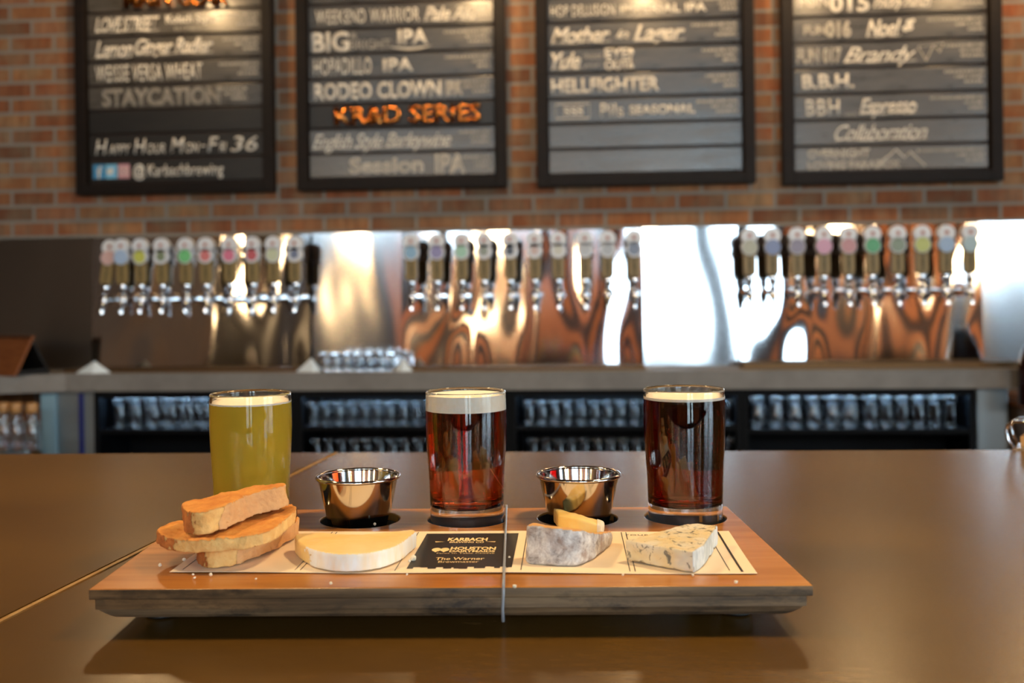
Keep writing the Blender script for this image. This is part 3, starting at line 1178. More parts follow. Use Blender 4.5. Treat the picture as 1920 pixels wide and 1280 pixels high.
def GX(px, Y=4.03):
    return at_Y(px, 780, Y).x


def gz(py, Y=4.04, px=960):
    return at_Y(px, py, Y).z


CABX = [GX(176, 4.0), GX(556, 4.0), GX(957, 4.0), GX(1392, 4.0), GX(1830, 4.0)]
SH_HI = [gz(802), gz(796), gz(796), gz(803)]
SH_LO = gz(866)
CAB_LAB = ['black cabinet bay of glasses behind the pale yellow beer', 'black cabinet bay of glasses between the yellow and amber beers',
           'black cabinet bay of glasses between the amber and dark beers', 'black cabinet bay of glasses beyond the dark beer, beside the steel post']
for i in range(4):
    shelf_cabinet(CABX[i] + 0.001, CABX[i + 1] - 0.001, CAB_LAB[i], [SH_HI[i]] + ([SH_LO] if i in (1, 2) else [SH_HI[i] - 0.19]))


def shelf_glass(h, rb, rt, inverted=True, name='bar_glass'):
    """A plain glass; inverted = standing on its rim."""
    w = 0.0026
    m = (rb + rt) / 2
    outer = [(0, 0), (rb * 0.90, 0), (rb, h * 0.03), (rb * 0.99, h * 0.09), (rb * 0.90, h * 0.17), (rb * 0.95, h * 0.30), (rt * 0.99, h * 0.58), (rt * 1.02, h * 0.72), (rt, h * 0.86), (rt * 0.93, h - 0.0012), (rt * 0.93 - w * 0.5, h)]
    inner_ = [(max(r - w, 0.001), z) for r, z in outer[:3:-1] if z < h - 0.0011]
    prof = outer + [(rt * 0.93 - w, h - 0.0012)] + inner_ + [(rb * 0.6, h * 0.12), (0, h * 0.11)]
    if inverted:
        prof = [(r, h - z) for r, z in prof]
    bm = B()
    lathe(bm, prof, 22)
    me = bpy.data.meshes.new('bar_glass')
    bmesh.ops.recalc_face_normals(bm, faces=bm.faces)
    bm.to_mesh(me)
    bm.free()
    for p in me.polygons:
        p.use_smooth = True
    me.set_sharp_from_angle(angle=math.radians(50))
    me.materials.append(M_['shelf_glass'])
    return me


def glass_row(me, name, cat, x0, x1, n, y, z, label, group, jit=0.0012, stag=0.0):
    for k in range(n):
        x = x0 + (x1 - x0) * (k + 0.5 + stag) / n
        o = bpy.data.objects.new(name, me)
        COL.objects.link(o)
        o.location = (x + random.uniform(-jit, jit), y + random.uniform(-jit, jit), z + 0.0003)
        o.rotation_euler = (0, 0, random.uniform(0, 6))
        tag(o, label, cat, group)


G_TASTE = shelf_glass(0.095, 0.0215, 0.0235)
G_PINT = shelf_glass(0.125, 0.025, 0.0305)
G_TULIP = shelf_glass(0.125, 0.0235, 0.0270)
glass_row(G_TULIP, 'bar_glass', 'glass', GX(203), GX(398), 6, 4.055, SH_HI[0], 'front rank upturned glass in the cabinet bay behind the pale yellow beer', 'glasses in the first cabinet bay')
glass_row(G_TULIP, 'bar_glass', 'glass', GX(211), GX(398), 6, 4.13, SH_HI[0], 'rear rank upturned glass in the cabinet bay behind the pale yellow beer', 'rear glasses in the first cabinet bay')
for (xa, xb, n, which, nm) in ((572, 940, 15, 1, 'between the yellow and amber beers'), (978, 1378, 16, 2, 'between the amber and dark beers')):
    glass_row(G_TASTE, 'taster_glass', 'glass', GX(xa), GX(xb), n, 4.04, SH_HI[which], f'upper front upturned taster in the cabinet bay {nm}', f'upper tasters in bay {nm}', 0.002)
    glass_row(G_TASTE, 'taster_glass', 'glass', GX(xa), GX(xb), n, 4.10, SH_HI[which], f'upper rear upturned taster in the cabinet bay {nm}', f'upper rear tasters in bay {nm}', 0.002)
    glass_row(G_TASTE, 'taster_glass', 'glass', GX(xa + 8), GX(xb), n, 4.04, SH_LO, f'upturned taster on the lower shelf in the cabinet bay {nm}', f'lower tasters in bay {nm}', 0.002)
glass_row(G_PINT, 'pint_glass', 'glass', GX(1404), GX(1616), 6, 4.05, SH_HI[3], 'upturned pint glass in the front rank of the last bay, nearer the dark beer', 'front pints in the last cabinet bay')
glass_row(G_PINT, 'pint_glass', 'glass', GX(1416), GX(1616), 6, 4.13, SH_HI[3], 'upturned pint glass in the rear rank of the last bay, nearer the dark beer', 'rear pints in the last cabinet bay')
glass_row(G_TULIP, 'bar_glass', 'glass', GX(1620), GX(1800), 6, 4.05, SH_HI[3], 'front slim upturned glass in the last bay, nearer the steel post', 'front slim glasses in the last cabinet bay')
glass_row(G_TULIP, 'bar_glass', 'glass', GX(1622), GX(1790), 5, 4.125, SH_HI[3], 'rear slim upturned glass in the last bay, nearer the steel post', 'rear slim glasses in the last cabinet bay')

# steel post and dark bits at the far right
xa, xb = GX(1833, 3.99), GX(1890, 3.99)
bm = B()
box(bm, xa, xb, 3.99, YW - 0.005, 0, CZ1, 0.003)
tag(obj('steel_cabinet_post', bm, M_['fridge']), 'pale steel end post under the counter beside the last cabinet bay', 'post')
bm = B()
box(bm, xb + 0.03, xb + 0.9, 3.9, YW - 0.005, 0, 0.80, 0.004)
r = tag(obj('side_cabinet', bm, M_['darkwall']), 'low dark brown side cabinet beyond the steel end post', 'cabinet')
bm = B()
box(bm, xb + 0.02, xb + 0.92, 3.88, YW - 0.005, 0.8005, 0.815, 0.003)
obj('cabinet_top', bm, M_['sign_wood'], None)
o = bpy.data.objects['cabinet_top']
o.parent = r

# left end: steel fridge, navy strip and glass carafes on a low steel shelf
r = root('bar_fridge', (GX(118, 4.0), 4.0, 0), 0, 'pale steel under-counter fridge between the carafes and the black cabinets', 'fridge')
xl, xr = GX(76, 4.0) - r.location.x, GX(175, 4.0) - r.location.x
bm = B()
box(bm, xl, xr - 0.004, 0.02, 0.27, 0, CZ1 - 0.002, 0.003)
obj('body', bm, M_['fridge'], r)
bm = B()
box(bm, xl, xl + 0.065, 0.0, 0.0195, 0.1, CZ1 - 0.01, 0.003)
obj('door', bm, flat('pale_blue_steel', 142, 176, 192, 0.35), r)
bm = B()
xn = GX(150, 4.0) - r.location.x
box(bm, xn - 0.008, xn + 0.008, 0.004, 0.0195, 0.1, CZ1 - 0.01, 0.002)
obj('door_gasket', bm, M_['navy'], r)
bm = B()
SHZ = gz(846, 3.78, 40)
box(bm, -3.3, GX(76, 4.0) - 0.01, 3.6, 4.05, SHZ - 0.03, SHZ, 0.003)
r2 = tag(obj('steel_shelf', bm, M_['fridge']), 'low steel shelf under the counter carrying three glass carafes', 'shelf')
for (sx, sy) in ((-2.35, 3.63), (-3.25, 3.63), (-2.35, 4.0), (-3.25, 4.0)):
    bm = B()
    cyl(bm, (sx, sy, 0), (sx, sy, SHZ - 0.0295), 0.015)
    obj('leg', bm, M_['fridge'], r2)


def make_carafe():
    r = root('glass_carafe', (0, 0, 0))
    w = 0.003
    out = [(0, 0), (0.029, 0), (0.031, 0.004), (0.031, 0.05), (0.028, 0.085), (0.021, 0.12), (0.018, 0.135), (0.018, 0.146), (0.020, 0.150)]
    inn = [(max(x - w, 0), z) for x, z in out[::-1]][:-3]
    bm = B()
    lathe(bm, out + inn + [(0.027, 0.008), (0, 0.007)], 28)
    obj('bottle', bm, M_['shelf_glass'], r, True, auto=60)
    bm = B()
    lathe(bm, [(0, 0.1505), (0.020, 0.1505), (0.022, 0.153), (0.022, 0.184), (0.019, 0.188), (0, 0.188)], 24)
    obj('lid', bm, flat('amber_lid', 196, 146, 92, 0.25), r, True, auto=40)  # amber glints on the glass are put into the lid colour
    return r


ca = make_carafe()
for k, (px, lab) in enumerate(((60, 'clear glass carafe with amber lid beside the pale steel fridge'), (28, 'clear glass carafe with amber lid, middle of the three on the steel shelf'),
                               (2, 'clear glass carafe with amber lid farthest from the steel fridge'))):
    c = ca if k == 0 else dup(ca)
    c.location = (at_Y(px, 800, 3.78).x, 3.78 + 0.01 * k, SHZ + 0.0005)
    tag(c, lab, 'carafe', 'glass carafes on the steel shelf')

# ------------------------------------------------------------------ things on the back counter
# wooden tent sign
r = root('tent_sign', (at_Y(60, 620, 3.93).x, 3.93, CTZ + 0.0005), 0, 'brown wooden tent sign standing at the end of the back counter', 'sign')
hh = 0.158


def leaf(bm, x0, x1, sgn, th, z1):
    """One leaf of the tent: along X, leaning in Y."""
    p = [(-0.0, z1), (0.0 + th, z1), (sgn * 0.085 + th, 0.0), (sgn * 0.085, 0.0)]
    A = [bm.verts.new((x0, y, z)) for y, z in p]
    C = [bm.verts.new((x1, y, z)) for y, z in p]
    for i in range(4):
        j = (i + 1) % 4
        bm.faces.new((A[i], A[j], C[j], C[i]))
    bm.faces.new(A)
    bm.faces.new(C[::-1])
    return bm


r.rotation_euler = (0, 0, math.radians(-24))
bm = leaf(B(), -0.28, 0, -1, 0.014, hh)
obj('front_leaf', bm, M_['sign_wood'], r)
bm = leaf(B(), -0.28, -0.004, 1, -0.010, hh - 0.002)
obj('back_leaf', bm, M_['black'], r)
bm = B()
prism(bm, [(-0.012, -0.075), (-0.006, -0.075), (-0.006, 0.075), (-0.012, 0.075)], 0.002, [0.02, 0.02, 0.02, 0.02])
obj('cross_brace', bm, M_['black'], r)


def paper_tent(px, py, wpx, hpx, label, skew=0.0):
    p = at_Y(px, py, 4.03)
    w = wpx / FPX * 4.05 / 2
    h = hpx / FPX * 4.05
    bm = B()
    base = [(-w, -0.01), (skew * w, -0.035), (w, -0.005), (0.1 * w, 0.04)]
    vb = [bm.verts.new((x, y, 0)) for x, y in base]
    t = bm.verts.new((skew * w * 0.4, 0.0, h))
    for i in range(4):
        bm.faces.new((vb[i], vb[(i + 1) % 4], t))
    bm.faces.new(vb[::-1])
    o = obj('folded_napkin', bm, M_['white_card'], None, loc=(p.x, 4.01, CTZ + 0.0005))
    return tag(o, label, 'napkin', 'folded white napkins on the back counter')


paper_tent(181, 684, 70, 23, 'folded white napkin near the wooden tent sign', 0.1)
paper_tent(583, 688, 50, 26, 'folded white napkin leaning by the far end of the small glasses', 0.4)
paper_tent(758, 687, 36, 25, 'small folded white napkin between the small glasses and the middle taps', 0.0)

G_SMALL = shelf_glass(0.078, 0.0215, 0.0225)
xa, xb = at_Y(596, 680, 4.0).x, at_Y(744, 680, 4.0).x
glass_row(G_SMALL, 'taster_glass', 'glass', xa, xb, 7, 4.012, CTZ, 'small taster glass in the front rank on the counter below the plain steel', 'small glasses on the counter, front', 0.001)
glass_row(G_SMALL, 'taster_glass', 'glass', xa, xb, 7, 4.065, CTZ, 'small taster glass in the rear rank on the counter below the plain steel', 'small glasses on the counter, rear', 0.001)

# dark bottle at the counter's right end
r = root('growler_bottle', (at_Y(1941, 700, 3.86).x, 3.86, 0.8155), 0, 'dark maroon growler bottle at the end of the back counter', 'bottle')
bm = B()
lathe(bm, [(0, 0), (0.054, 0), (0.058, 0.006), (0.058, 0.15), (0.050, 0.19), (0.026, 0.24), (0.018, 0.26), (0.018, 0.30), (0, 0.30)], 32)
obj('body', bm, M_['bottle'], r, True, auto=50)
bm = B()
lathe(bm, [(0, 0.3005), (0.0205, 0.3005), (0.0205, 0.322), (0, 0.322)], 24)
obj('cap', bm, M_['black'], r, True, auto=40)

# ------------------------------------------------------------------ the bar
BK = lambda x: 1.150 + 0.031 * (x + 0.1)      # rear edge of the bar
FR = lambda x: 0.16 + 0.031 * (x + 0.1)
SE = [(-0.359, FR(-0.36)), (-0.2985, BK(-0.2985))]
r = root('bar_counter', (0, 0.6, BARZ), 0, 'wide brown bar counter with a pale seam under the tasting board', 'bar counter')


def wl(pts):
    return [(x - 0, y - 0.6) for x, y in pts]


g = 0.0016
bm = B()
prism(bm, wl([(-2.9, FR(-2.9)), (SE[0][0] - g, SE[0][1]), (SE[1][0] - g, SE[1][1]), (-2.9, BK(-2.9))]), -0.05, 0)
bmesh.ops.bevel(bm, geom=[e for e in bm.edges], offset=0.002, segments=2, affect='EDGES')
obj('slab', bm, M_['bar'], r)
bm = B()
prism(bm, wl([(SE[0][0] + g, SE[0][1]), (2.9, FR(2.9)), (2.9, BK(2.9)), (SE[1][0] + g, SE[1][1])]), -0.05, 0)
bmesh.ops.bevel(bm, geom=[e for e in bm.edges], offset=0.002, segments=2, affect='EDGES')
obj('slab', bm, M_['bar'], r)
bm = B()
prism(bm, wl([(SE[0][0] - g, SE[0][1]), (SE[0][0] + g, SE[0][1]), (SE[1][0] + g, SE[1][1] - 0.001), (SE[1][0] - g, SE[1][1] - 0.001)]), -0.045, 0.0002)
obj('seam_strip', bm, M_['seam'], r)
bm = B()
prism(bm, wl([(-2.85, FR(-2.85) + 0.25), (2.85, FR(2.85) + 0.25), (2.85, BK(2.85) - 0.06), (-2.85, BK(-2.85) - 0.06)]), -BARZ, -0.0505)
obj('base_cabinet', bm, M_['bar_body'], r)

# chrome caddy on the bar's far right
p = at_z(1912, 832, BARZ)
r = root('napkin_caddy', (p.x + 0.004, p.y - 0.03, BARZ + 0.0003), math.radians(-30), 'bent chrome napkin caddy on the far edge of the bar', 'caddy')


def band(bm, pts, y0, y1, th=0.0012):
    """Bent flat strip following pts in XZ, between y0 and y1."""
    n = len(pts)
    rows = []
    for i, (x, z) in enumerate(pts):
        a = Vector(pts[max(i - 1, 0)])
        b = Vector(pts[min(i + 1, n - 1)])
        t = (b - a).normalized()
        nx, nz = -t.y, t.x
        rows.append([bm.verts.new((x + nx * s * th, y, z + nz * s * th)) for s, y in ((-1, y0), (-1, y1), (1, y1), (1, y0))])
    for a, b in zip(rows, rows[1:]):
        for k in range(4):
            l = (k + 1) % 4
            bm.faces.new((a[k], a[l], b[l], b[k]))
    bm.faces.new(rows[0][::-1])
    bm.faces.new(rows[-1])
    return bm


arc = [(-0.020, 0.0012), (-0.024, 0.010), (-0.026, 0.020), (-0.0245, 0.0265), (-0.018, 0.030), (-0.008, 0.0305), (0.006, 0.028), (0.018, 0.021), (0.026, 0.011), (0.030, 0.0012)]
obj('chrome_band', band(B(), arc, -0.022, -0.010), M_['chrome'], r, True)
obj('chrome_band', band(B(), arc, 0.010, 0.022), M_['chrome'], r, True)
bm = B()
box(bm, -0.02, 0.03, -0.022, 0.022, 0, 0.0016, 0.0004)
obj('base_plate', bm, M_['chrome'], r)
bm = B()
box(bm, -0.012, 0.014, -0.018, 0.018, 0.002, 0.014, 0.001)
tag(obj('coaster_stack', bm, M_['tan_block'], None), 'small tan coaster pile inside the bent chrome caddy', 'coasters')
cs = bpy.data.objects['coaster_stack']
cs.location = r.location
cs.rotation_euler = r.rotation_euler

# ------------------------------------------------------------------ the tasting board
TZ = BARZ + 0.025
TYAW = math.radians(3.4)
TC = Vector((-0.0893, 0.6300, 0))
TW, TD = 0.384, 0.1975
tray = root('tasting_board', (TC.x, TC.y, BARZ), TYAW, 'long brown wooden tasting board with five round wells, carrying beers and cheese', 'serving board')
RT = Matrix.Rotation(-TYAW, 3, 'Z')


def tl(p):
    """world -> board-local plan"""
    q = RT @ (Vector((p[0], p[1], 0)) - TC)
    return (q.x, q.y)


HOLES = [tl(at_z(x, y, TZ)) for x, y in ((473, 974), (675, 973), (876, 972), (1083, 970), (1285, 968))]
hy = sum(h[1] for h in HOLES) / 5
SHEAR = -0.038       # the old board is not cut quite square
HOLES = [(h[0], hy * 0.6 + h[1] * 0.4) for h in HOLES]
HR = 0.0275


def plate_with_holes(x0, x1, y0, y1, z0, z1, holes, r, bev=0.0):
    c = bpy.data.curves.new('p', 'CURVE')
    c.dimensions = '2D'
    c.fill_mode = 'BOTH'
    c.extrude = (z1 - z0) / 2 - bev
    c.bevel_depth = bev
    c.bevel_resolution = 2
    loops = [[(x0 + bev, y0 + bev), (x1 - bev, y0 + bev), (x1 - bev, y1 - bev), (x0 + bev, y1 - bev)]]
    for (hx, hy_) in holes:
        loops.append([(hx + (r + bev) * math.cos(-2 * PI * k / 56), hy_ + (r + bev) * math.sin(-2 * PI * k / 56)) for k in range(56)])
    for lp in loops:
        s = c.splines.new('POLY')
        s.points.add(len(lp) - 1)
        for q, (x, y) in zip(s.points, lp):
            q.co = (x, y, 0, 1)
        s.use_cyclic_u = True
    o = bpy.data.objects.new('p', c)
    COL.objects.link(o)
    dg = bpy.context.evaluated_depsgraph_get()
    me = bpy.data.meshes.new_from_object(o.evaluated_get(dg))
    bpy.data.objects.remove(o, do_unlink=True)
    for v in me.vertices:
        v.co.z += (z0 + z1) / 2
    return me


LIP = 0.0058
WD = 0.0054          # the wells go on into the lower board
me = plate_with_holes(-TW / 2, TW / 2, -TD / 2, TD / 2, 0.025 - LIP, 0.025, [(a - SHEAR * b, b) for a, b in HOLES], HR, 0.0008)
me.materials.append(M_['tray_top'])
top = bpy.data.objects.new('top_board', me)
COL.objects.link(top)
top.parent = tray
# the edge of the lip is bare weathered wood
me.materials.append(M_['tray_side'])
for p in me.polygons:
    c = p.center
    edge = abs(c.x) > TW / 2 - 0.0012 or abs(c.y) > TD / 2 - 0.0012
    if edge and c.z < 0.0244:
        p.material_index = 1
    if p.normal.z > 0.9:
        p.material_index = 0
for v in me.vertices:
    v.co.x += SHEAR * v.co.y
bm = B()
i0, i1 = 0.003, 0.011
zt, zm, zb = 0.025 - LIP, 0.0165, 0.0085
lay = [(zt - WD, i0 + 0.0012, 0.0012), (zb + 0.002, i1 - 0.002, 0.003), (zb, i1 + 0.002, 0.005)]
rings = []
for z, ix, iy in lay:
    rings.append([bm.verts.new((sx * (TW / 2 - ix) + SHEAR * sy * (TD / 2 - iy), sy * (TD / 2 - iy), z)) for sx, sy in ((-1, -1), (1, -1), (1, 1), (-1, 1))])
for a, b in zip(rings, rings[1:]):
    for k in range(4):
        l = (k + 1) % 4
        bm.faces.new((a[k], a[l], b[l], b[k]))
bm.faces.new(rings[0])
bm.faces.new(rings[-1][::-1])
mm = plate_with_holes(-TW / 2 + i0, TW / 2 - i0, -TD / 2 + 0.0012, TD / 2 - 0.0012, zt - WD, zt, [(a - SHEAR * b, b) for a, b in HOLES], HR, 0.0)
for v in mm.vertices:
    v.co.x += SHEAR * v.co.y
bm.from_mesh(mm)
bpy.data.meshes.remove(mm)
obj('lower_board', bm, M_['tray_side'], tray)
for (hx, hy_) in HOLES:
    bm = B()
    cyl(bm, (hx, hy_, 0.025 - LIP - WD), (hx, hy_, 0.025 - LIP - WD + 0.0004), HR - 0.0003, HR - 0.0003, 48)
    # wall of the well, blackened to stand for the shade inside
    lathe(bm, [(HR - 0.0003, 0.0), (HR - 0.0001, 0.0), (HR - 0.0001, LIP + WD - 0.0012), (HR - 0.0003, LIP + WD - 0.0012), (HR - 0.0003, 0.0)], 48, cen=(hx, hy_, 0.025 - LIP - WD))
    o = obj('well_lining', bm, M_['recess'], tray)
for sx in (-1, 1):
    for sy in (-1, 1):
        bm = B()
        lathe(bm, [(0, 0.0001), (0.008, 0.0001), (0.009, 0.001), (0.009, 0.0085), (0, 0.0085)], 20, cen=(sx * (TW / 2 - 0.03), sy * (TD / 2 - 0.035), 0))
        obj('foot', bm, M_['black'], tray, True, auto=40)
WELLZ = TZ - LIP - WD + 0.0006


def tw(h):
    q = Matrix.Rotation(TYAW, 3, 'Z') @ Vector((h[0], h[1], 0)) + TC
    return (q.x, q.y)


# ------------------------------------------------------------------ beers
OUT = [(0.0, 0.0), (0.0232, 0.0), (0.0250, 0.0012), (0.0254, 0.003), (0.0254, 0.014), (0.0255, 0.022), (0.0259, 0.034), (0.0267, 0.046), (0.0275, 0.058), (0.0279, 0.070), (0.0279, 0.080), (0.0276, 0.0915), (0.0276, 0.0928), (0.0271, 0.0936)]
INN = [(0.0264, 0.0932), (0.0262, 0.0915), (0.0265, 0.080), (0.0265, 0.070), (0.0261, 0.058), (0.0253, 0.046), (0.0245, 0.034), (0.0241, 0.022), (0.0238, 0.0185), (0.0222, 0.0155), (0.016, 0.0142), (0.0, 0.0138)]


OUT = OUT[:4] + [(r, z + WD) for r, z in OUT[4:]]
INN = [(r, z + WD) for r, z in INN]


def inner_r(z):
    pts = sorted([(b, a) for a, b in INN])
    for (z0, r0), (z1, r1) in zip(pts, pts[1:]):
        if z0 <= z <= z1:
            return r0 + (r1 - r0) * (z - z0) / max(z1 - z0, 1e-9)
    return pts[-1][1]


def beer_glass(h, zf, zt, mbeer, label):
    x, y = tw(h)
    r = root('beer_glass', (x, y, WELLZ), 0, label, 'beer glass', 'three beers on the tasting board')
    bm = B()
    lathe(bm, OUT + INN, 96)
    obj('glass', bm, M_['glass'], r, True, auto=60)
    e = 0.00035
    zf, zt = zf + WD, zt + WD
    zs = [WD + q for q in (0.0140, 0.0155, 0.0185, 0.022, 0.034, 0.046, 0.058, 0.070, 0.080)]
    zs = [z for z in zs if z < zf - 0.001] + [zf]
    bm = B()
    prof = [(0, WD + 0.0134)] + [(inner_r(z) + e, z - (0.0004 if z < WD + 0.0156 else 0)) for z in zs] + [(0, zf)]
    lathe(bm, prof, 96)
    obj('beer', bm, mbeer, r, True, auto=50)
    bm = B()
    prof = [(0, zf - 0.0002)] + [(inner_r(z) + e, z) for z in (zf - 0.0002, (zf + zt) / 2, zt)] + [(inner_r(zt) - 0.002, zt - 0.0002), (0, zt - 0.0008)]
    lathe(bm, prof, 96)
    obj('foam', bm, M_['foam'], r, True, auto=50)
    return r


beer_glass(HOLES[0], 0.0866, 0.0876, M_['beer_yellow'], 'small glass of hazy pale yellow beer behind the stacked toast')
beer_glass(HOLES[2], 0.0808, 0.0912, M_['beer_amber'], 'small glass of amber beer with thick cream foam between the steel cups')
beer_glass(HOLES[4], 0.0868, 0.0884, M_['beer_dark'], 'small glass of dark red brown beer with thin head behind the blue cheese')


# ------------------------------------------------------------------ steel cups
def steel_cup(h, label, dx=0.0):
    x, y = tw(h)
    r = root('sauce_cup', (x + dx, y + 0.002, WELLZ), 0, label, 'sauce cup', 'steel sauce cups on the tasting board')
    bm = B()
    h0 = 0.0338 + WD
    out = [(0.0, 0.0006), (0.0155, 0.0003), (0.0178, 0.0), (0.0194, 0.0016), (0.0206, 0.006), (0.0275, h0)]
    inn = [(0.0268, h0), (0.0199, 0.006), (0.0186, 0.0024), (0.0, 0.0016)]
    lathe(bm, out + inn, 80)
    obj('bowl', bm, M_['cup_steel'], r, True, auto=60)
    bm = B()
    ring = []
    lathe(bm, [(0.0281 + 0.0013 * math.cos(a), 0.0346 + WD + 0.0013 * math.sin(a)) for a in [2 * PI * k / 12 for k in range(13)]], 80)
    bmesh.ops.remove_doubles(bm, verts=bm.verts, dist=1e-6)
    obj('rim', bm, M_['cup_steel'], r, True)
    return r


steel_cup(HOLES[1], 'empty steel sauce cup between the yellow and amber beers', -0.0015)
steel_cup(HOLES[3], 'empty steel sauce cup between the amber and dark beers', 0.001)

# ------------------------------------------------------------------ printed paper
PZ = TZ + 0.0004
pf = [at_z(318, 1073, PZ), at_z(1420, 1076, PZ)]
pb = [at_z(372, 1000, PZ), at_z(1350, 983, PZ)]
pax = (pf[1] - pf[0]).normalized()
ang = math.atan2(pax.y, pax.x)
PW = (pf[1] - pf[0]).length
PD = 0.098
paper = root('tasting_menu_paper', (pf[0].x, pf[0].y, PZ), ang, 'cream printed menu paper with a black centre panel lying under the cheeses', 'paper')
RP = Matrix.Rotation(-ang, 3, 'Z')


def pl_(x, y, z=PZ):
    q = RP @ (at_z(x, y, z) - pf[0])
    return (q.x, q.y)


def wave(x, y):
    return 0.0001 + 0.0007 * (0.5 + 0.5 * math.sin(x * 38 + 0.6)) * (0.6 + 0.4 * math.sin(y * 50 + x * 9))


SKEW = (pl_(*(1350, 983))[0] - PW) / PD   # the sheet is not quite square to its front edge


def paper_grid(x0, x1, y0, y1, nx, ny, lift, th):
    bm = B()
    g = []
    for j in range(ny + 1):
        row = []
        for i in range(nx + 1):
            x = x0 + (x1 - x0) * i / nx
            y = y0 + (y1 - y0) * j / ny
            row.append(bm.verts.new((x, y, wave(x, y) + lift)))
        g.append(row)
    for j in range(ny):
        for i in range(nx):
            bm.faces.new((g[j][i], g[j][i + 1], g[j + 1][i + 1], g[j + 1][i]))
    if th:
        r = bmesh.ops.extrude_face_region(bm, geom=bm.faces[:])
        for v in r['geom']:
            if isinstance(v, bmesh.types.BMVert):
                v.co.z -= th
    return bm


obj('sheet', paper_grid(0, PW, 0, PD, 80, 22, 0.0, 0.0002), M_['paper'], paper, True, auto=30)
bx0, bx1 = pl_(757, 1070)[0] + 0.001, pl_(965, 1070)[0] - 0.001
by0, by1 = 0.0045, pl_(880, 1001)[1]
by1 = min(by1, PD - 0.001)
rnd = random.Random(5)
# black panel with a skyline cut along its lower edge
bm = B()
cuts = [bx0]
x = bx0
while x < bx1 - 0.002:
    x = min(x + rnd.uniform(0.0012, 0.005), bx1)
    cuts.append(x)
tops = [rnd.uniform(0.002, 0.0068) for _ in cuts]
ny = 14
for (xa, xb), h in zip(zip(cuts, cuts[1:]), tops):
    ys = [by0 + h + (by1 - by0 - h) * j / ny for j in range(ny + 1)]
    for ya, yb in zip(ys, ys[1:]):
        vs = [bm.verts.new((q[0], q[1], wave(*q) + 0.00012)) for q in ((xa, ya), (xb, ya), (xb, yb), (xa, yb))]
        bm.faces.new(vs)
raw_obj('printed_panel', bm, M_['ink'], paper)
# ruled lines
bm = B()


def pline(x0, y0, x1, y1, w):
    n = 20
    d = Vector((x1 - x0, y1 - y0)).normalized()
    nn = Vector((-d.y, d.x)) * w / 2
    pr = None
    for k in range(n + 1):
        c = Vector((x0 + (x1 - x0) * k / n, y0 + (y1 - y0) * k / n))
        a = bm.verts.new((c.x + nn.x, c.y + nn.y, wave(c.x, c.y) + 0.00012))
        b = bm.verts.new((c.x - nn.x, c.y - nn.y, wave(c.x, c.y) + 0.00012))
        if pr:
            bm.faces.new((pr[0], pr[1], b, a))
        pr = (a, b)


xs_v = [bx0 - 0.006, bx1 + 0.0045, pl_(1180, 1066)[0], pl_(1190, 1066)[0], pl_(655, 1066)[0] - 0.03, pl_(655, 1066)[0] - 0.027, 0.006]
for xv in xs_v:
    pline(xv, 0.004, xv, PD - 0.002, 0.0005)
pline(PW - 0.0075, 0.003, PW - 0.0075, PD - 0.002, 0.0014)
pline(PW - 0.0140, 0.006, PW - 0.0140, PD - 0.006, 0.0005)
raw_obj('ruled_lines', bm, M_['ink'], paper)
# lettering
bm = B()
pcx = (bx0 + bx1) / 2


def ptext(s, cx, cy, w, h, bold=0.02, shear=0.0, spacing=1.0):
    me = text_mesh(s, h, w, bold=bold, shear=shear, align='CENTER', depth=0, spacing=spacing)
    t = bmesh.new()
    t.from_mesh(me)
    bmesh.ops.triangulate(t, faces=t.faces)
    for v in t.verts:
        v.co.x += cx
        v.co.y += cy - h / 2
        v.co.z = wave(v.co.x, v.co.y) + 0.00024
    tmp = bpy.data.meshes.new('x')
    t.to_mesh(tmp)
    t.free()
    bm.from_mesh(tmp)


D_ = by1 - by0
row = lambda y: pl_(868, y)[1]
mmh = lambda y, h: abs(row(y - h / 2) - row(y + h / 2))
ptext('KARBACH', pcx - 0.002, row(1012), 0.0250, mmh(1012, 5.2), 0.045)
ptext('BREWING CO', pcx - 0.002, row(1017.2), 0.0215, mmh(1017, 2.8), 0.02)
ptext('HOUSTON', pcx + 0.0035, row(1029), 0.0275, mmh(1029, 5.2), 0.04)
ptext('DAIRYMAIDS', pcx + 0.0035, row(1034.4), 0.0275, mmh(1034, 3.6), 0.03)
ptext('Farm to Table Cheese', pcx, row(1038.4), 0.0345, mmh(1038, 2.0), 0.0)
ptext('The Warner', pcx - 0.002, row(1049), 0.0285, mmh(1049, 5.0), 0.01)
ptext('Brewmaster', pcx - 0.002, row(1055), 0.0235, mmh(1055, 3.6), 0.0)
for sx in (-1, 1):      # long thin wings beside the brewery name
    pts = [(pcx - 0.003 + sx * 0.0125, row(1016.2)), (pcx - 0.003 + sx * 0.019, row(1015.8)), (pcx - 0.003 + sx * 0.0185, row(1017.4))]
    vs = [bm.verts.new((x, y, wave(x, y) + 0.00024)) for x, y in pts]
    bm.faces.new(vs)
for sx in (-0.0185, -0.0135):   # two leaf shapes before the second name
    pts = [(pcx + sx + 0.0028 * math.cos(a), row(1031.5) + 0.0045 * math.sin(a) - (0.002 if abs(math.cos(a)) < 0.3 and math.sin(a) < 0 else 0)) for a in [2 * PI * k / 16 for k in range(16)]]
    vs = [bm.verts.new((x, y, wave(x, y) + 0.00024)) for x, y in pts]
    bm.faces.new(vs)
raw_obj('lettering', bm, M_['gold_ink'], paper)
bm = B()
hx = pl_(1200, 1003)
ptext('FOURME', hx[0] + 0.002, PD - 0.010, 0.022, 0.0032, 0.0, spacing=1.25)
raw_obj('heading', bm, M_['ink'], paper)


